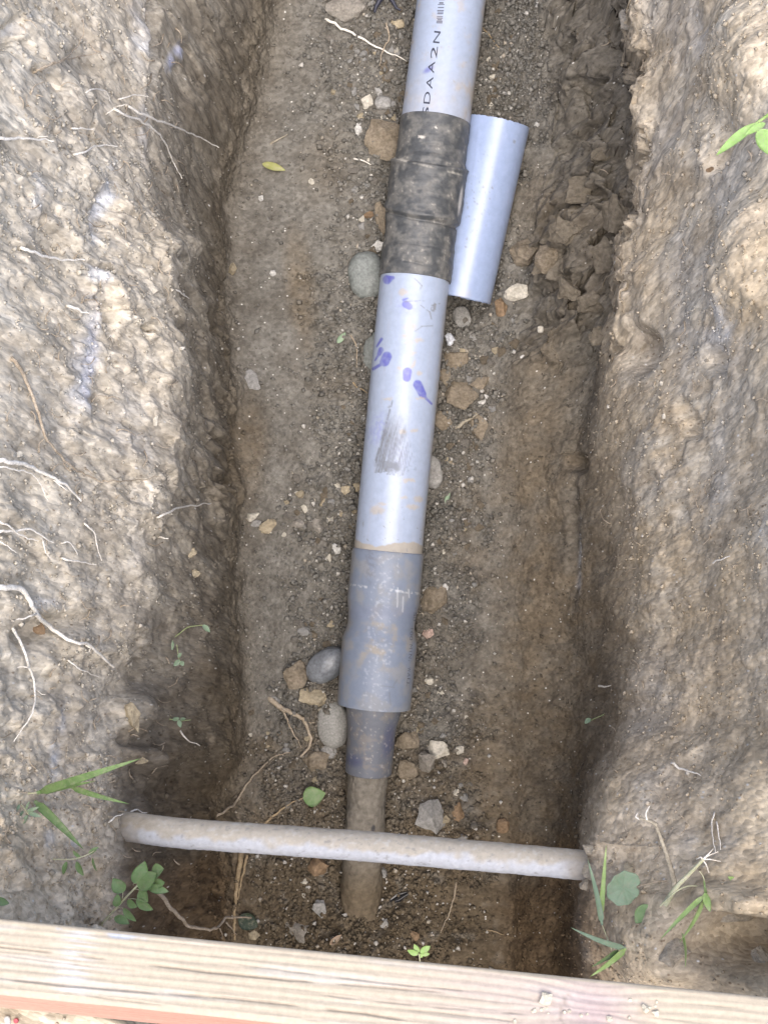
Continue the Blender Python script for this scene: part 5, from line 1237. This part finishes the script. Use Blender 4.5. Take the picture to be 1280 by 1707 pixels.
weed('small_sprig', 'bit of green leaf at the left edge just above the timber', 'weed', None, g(0, 1503), [('leaf', 'leaf', g(-8, 1500, -.008), g(16, 1506, -.010), 14, 'oval'), ('stem', 'palestem', [g(-14, 1504, 0), g(-8, 1500, -.008)], 2.5)])
for lab, st, lvs in [('spindly seedling with tiny leaves in the shaded left wall, upper one', [(285, 1066), (300, 1056), (312, 1045), (338, 1042)], [((285, 1066), (288, 1084), 9), ((338, 1042), (350, 1054), 9), ((300, 1100), (290, 1110), 9), ((302, 1102), (306, 1110), 8), ((297, 1096), (303, 1088), 6)]),
                     ('small seedling in the shaded left wall, lower one', [(275, 1198), (288, 1199), (300, 1202), (318, 1200)], [((288, 1200), (300, 1197), 7), ((298, 1200), (302, 1213), 8), ((300, 1200), (310, 1198), 6)]),
                     ('tiny green seedling on the lower right wall', [(1018, 1183), (1005, 1192), (990, 1198), (982, 1202)], [((984, 1198), (974, 1206), 9)])]:
    z0 = zat(*st[1]); weed('seedling', lab, 'seedling', 'seedlings on the trench walls', g(*st[0]), [('stem', 'stem', [g(a, b, -.008 - .003 * i) for i, (a, b) in enumerate(st)], 2.4)] + [('leaf', 'sage', g(*a, -.018), g(*b, -.02), w_, 'oval') for a, b, w_ in lvs] + ([('stem', 'stem', [g(295, 1075, -.012), g(297, 1090, -.016), g(300, 1104, -.018)], 2.0)] if 'upper' in lab else []))
zp = zat(700, 1588)
z0 = 1.75
weed('pale_sprout', 'pale green sprout poking up behind the middle of the timber', 'sprout', None, g(700, 1612), [('stem', 'palestem', [g(700, 1625, .03), g(700, 1600, 0), g(698, 1590, -.004)], 4)] + [('leaf', 'sage' if i == 9 else 'bright', g(*a), g(*b), w_, 'oval') for i, (a, b, w_) in enumerate((((698, 1590), (679, 1584), 11), ((698, 1588), (690, 1574), 9), ((700, 1588), (717, 1577), 11), ((702, 1590), (716, 1590), 8), ((699, 1590), (704, 1596), 8)))])
# bright shoot reaching in at the right edge
z0 = zat(1250, 230) - .08
weed('green_shoot', 'bright lime green shoot reaching in at the upper right edge', 'shoot', None, g(1330, 160, .03),
     [('stem', 'lime', [g(1330, 158, .03), g(1285, 188), g(1250, 212, -.006), g(1222, 236, -.008)], 8), ('leaf', 'bright', g(1262, 205, -.006), g(1193, 259, -.010), 17, 'oval'), ('leaf', 'bright', g(1263, 216, -.01), g(1290, 262, -.01), 40, 'oval'), ('leaf', 'bright', g(1275, 205, -.004), g(1240, 226, -.012), 12, 'oval')])
# right bank weeds
z0 = min(zat(a, b) for a in (1015, 1040, 1065) for b in (1455, 1480, 1505)) - .006
rlw = weed('round_leaf_weed', 'weed with one round sage-green leaf lying on the right bank', 'weed', None, g(1105, 1468, .01),
     [('petiole', 'brownroot', [g(1110, 1468, .004), g(1090, 1470, -.002), g(1062, 1478, -.004)], 3.2), ('leaf', 'leaf', g(1081, 1508, -.006), g(1059, 1539, -.004), 24, 'oval'), ('petiole', 'brownroot', [g(1100, 1500, .004), g(1090, 1506, -.004), g(1080, 1510, -.006)], 2.6)])
o0_ = np.array(rlw.location); link('leaf', kidney_leaf('leaf', P(1039, 1480, z0 - .006), P(1070, 1476, z0 - .004), 29 * z0 / F, o0_), 'sage', rlw)
z0 = min(zat(a, b) for a in (980, 1010, 1040) for b in (1540, 1570, 1600)) - .004
weed('grass_plant', 'small grass plant with narrow blades right of the conduit end', 'grass', None, g(1045, 1580, .008),
     [('blade', 'sage', g(1003, 1542, -.006), g(979, 1432, -.02), 10, 'blade'), ('blade', 'lime', g(1001, 1530, -.006), g(1010, 1408, -.02), 9, 'blade'), ('stem', 'palestem', [g(1019, 1582), g(1010, 1560, -.004), g(1001, 1536, -.006)], 2.6),
      ('blade', 'sage', g(1043, 1581), g(951, 1546, -.02), 11, 'blade'), ('blade', 'lime', g(1043, 1581), g(983, 1628, -.015), 11, 'blade'), ('blade', 'grass', g(1030, 1584), g(985, 1612, -.01), 8, 'blade')])
z0 = zat(1150, 1470) - .015
weed('uprooted_weed', 'uprooted weed with a bent woody stem and white roots on the right bank', 'weed', None, g(1110, 1505, .012),
     [('stem', 'stick', [g(1124, 1478, 0), g(1118, 1450, -.005), g(1106, 1412, -.012), g(1092, 1374, -.016)], 11), ('stem', 'stick', [g(1094, 1376, -.016), g(1085, 1369, -.016), g(1064, 1364, -.014)], 8), ('root', 'root', [g(1078, 1367, -.016), g(1075, 1356, -.018), g(1082, 1344, -.016)], 3),
      ('root', 'root', [g(1066, 1366, -.014), g(1058, 1362, -.012), g(1062, 1356, -.01)], 3), ('stem', 'palestem', [g(1108, 1508, .004), g(1125, 1480, -.004), g(1150, 1455, -.010), g(1172, 1432, -.014)], 11)] +
     [('root', 'root', [g(1170, 1433, -.014), g(*m_, -.014), g(*e, -.008)], 3.0) for m_, e in (((1180, 1426), (1196, 1420)), ((1182, 1432), (1200, 1436)), ((1176, 1440), (1181, 1455)), ((1168, 1428), (1160, 1432)), ((1180, 1424), (1188, 1415)))] +
     [('stem', 'palestem', [g(1100, 1510, 0), g(1125, 1486, -.006), g(1145, 1475, -.008), g(1185, 1480, -.006)], 3.4)])
z0 = zat(1160, 1510) - .014
weed('grass_plant', 'drooping grass tuft with lime blades over the hollow at the lower right', 'grass', None, g(1175, 1490, .012),
     [('blade', 'lime', g(1174, 1492), g(1100, 1566, -.012), 9, 'blade'), ('blade', 'lime', g(1172, 1500), g(1132, 1570, -.014), 9, 'blade'), ('blade', 'lime', g(1136, 1556, -.010), g(1141, 1612, -.006), 8, 'blade'), ('blade', 'lime', g(1174, 1488), g(1183, 1520, -.010), 13, 'oval'), ('blade', 'grass', g(1176, 1490), g(1172, 1465, -.008), 5, 'blade'),
      ('blade', 'lime', g(1213, 1462), g(1256, 1481, -.01), 8, 'blade'), ('blade', 'palestem', g(1218, 1466), g(1262, 1492, -.01), 4, 'blade'), ('blade', 'palestem', g(1222, 1470), g(1246, 1498, -.01), 3.5, 'blade'), ('stem', 'palestem', [g(1188, 1506), g(1215, 1508, -.004), g(1245, 1498, -.006)], 2.6), ('stem', 'palestem', [g(1176, 1492, .004), g(1172, 1460, -.004), g(1165, 1452, -.004)], 3)])

# ================================================================== LITTER
p, n = hit(665, 1497); m = float((p - CAM) @ FWD) / F
bm = bmesh.new(); bmesh.ops.create_cube(bm, size=1)
bmesh.ops.subdivide_edges(bm, edges=bm.edges[:], cuts=3, use_grid_fill=True)
for v_ in bm.verts:
    x, y, z = v_.co; v_.co = (x * 40 * m, y * (9 + 5 * math.cos(x * 6.28)) * m + .8 * m * math.sin(x * 25), z * 6 * m + 2 * m * math.cos(y * 9))
bmesh.ops.bevel(bm, geom=bm.edges[:], offset=.4 * m, segments=1, affect='EDGES')
me = bpy.data.meshes.new('plastic_scrap'); bm.to_mesh(me); bm.free(); o = link('plastic_scrap', me, 'black', None, p + n * .004); o.rotation_euler = align(n, 25); tag(o, 'shiny black plastic scrap on the dark floor right of the old pipe', 'plastic')
p, n = hit(752, 566); m = float((p - CAM) @ FWD) / F
me = rock_mesh('paper_scrap', 77, (18 * m, 26 * m, 16 * m), .9, 2, .3); o = link('paper_scrap', me, 'paper', None, p + n * .006); o.rotation_euler = align(n, 10); tag(o, 'crumpled white paper scrap against the right side of the pipe', 'paper scrap')
strands_obj('plastic_strip', 'plastic', 'rag', 'dark blue plastic strip among the rubble at the top edge', None, ([(640, -12), (630, 4), (624, 20)], 9), [([(644, -12), (655, 2), (662, 16), (668, 18)], 7)], part='strand', lift=.006)
bm = bmesh.new(); bmesh.ops.create_uvsphere(bm, u_segments=16, v_segments=10, radius=.5); 
for v_ in bm.verts: v_.co.z = max(-.28, min(.28, v_.co.z)) * 1.1
me = bpy.data.meshes.new('red_disc'); bm.to_mesh(me); bm.free()
p, n = hit(27, 1703); o = link('red_disc', me, 'redbead', None, p + n * .002); s = 9 * float((p - CAM) @ FWD) / F; o.scale = (s, s, s); tag(o, 'tiny dark red disc on the gravel below the timber', 'bead')
stone('stone', 'stone', 'whiterock', 14, 1700, 11, 16, 10, 'small white stone beside the red disc below the timber', None, .3, .7, .2, 1, .1)
# crumbs of dried soil resting on the timber
CT = 'dry soil crumbs on the timber'
k = 0
crumbs = [(907, 1665, 28, 'largest pale soil crumb lying on top of the timber'), (1074, 1684, 17, 'pale soil crumb on the timber right of the knot crack'), (1092, 1690, 14, 'pale crumb next to the one right of the knot crack'), (1015, 1699, 12, 'yellowish crumb at the foot of the knot crack on the timber')]
for t_ in range(16):
    crumbs.append((rs.choice([900, 940, 1080]) + rs.normal() * 20, 1684 + rs.normal() * 9, rs.uniform(4, 9), 'tiny pale soil crumb on the right half of the timber'))
def on_top(u, v):
    d = np.array(ray(u, v)); t = ((E0 - CAM) @ tn) / (d @ tn); return CAM + d * t
for u, v, s_, lab in crumbs:
    p = on_top(u, v); a_ = (p - E0) @ tw
    if a_ < .003 or a_ > TW - .003: continue
    m = z1 / F; k += 1
    me = rock_mesh('soil_crumb', 800 + k, (s_ * m, s_ * m * .95, s_ * m * .6), .7, 1, .2); o = link('soil_crumb', me, 'crumb', None, p + tn * s_ * m * .24); o.rotation_euler = align(tn, 40 * k); tag(o, lab, 'crumb', CT)

S.render.engine = 'CYCLES'
S.render.film_transparent = False
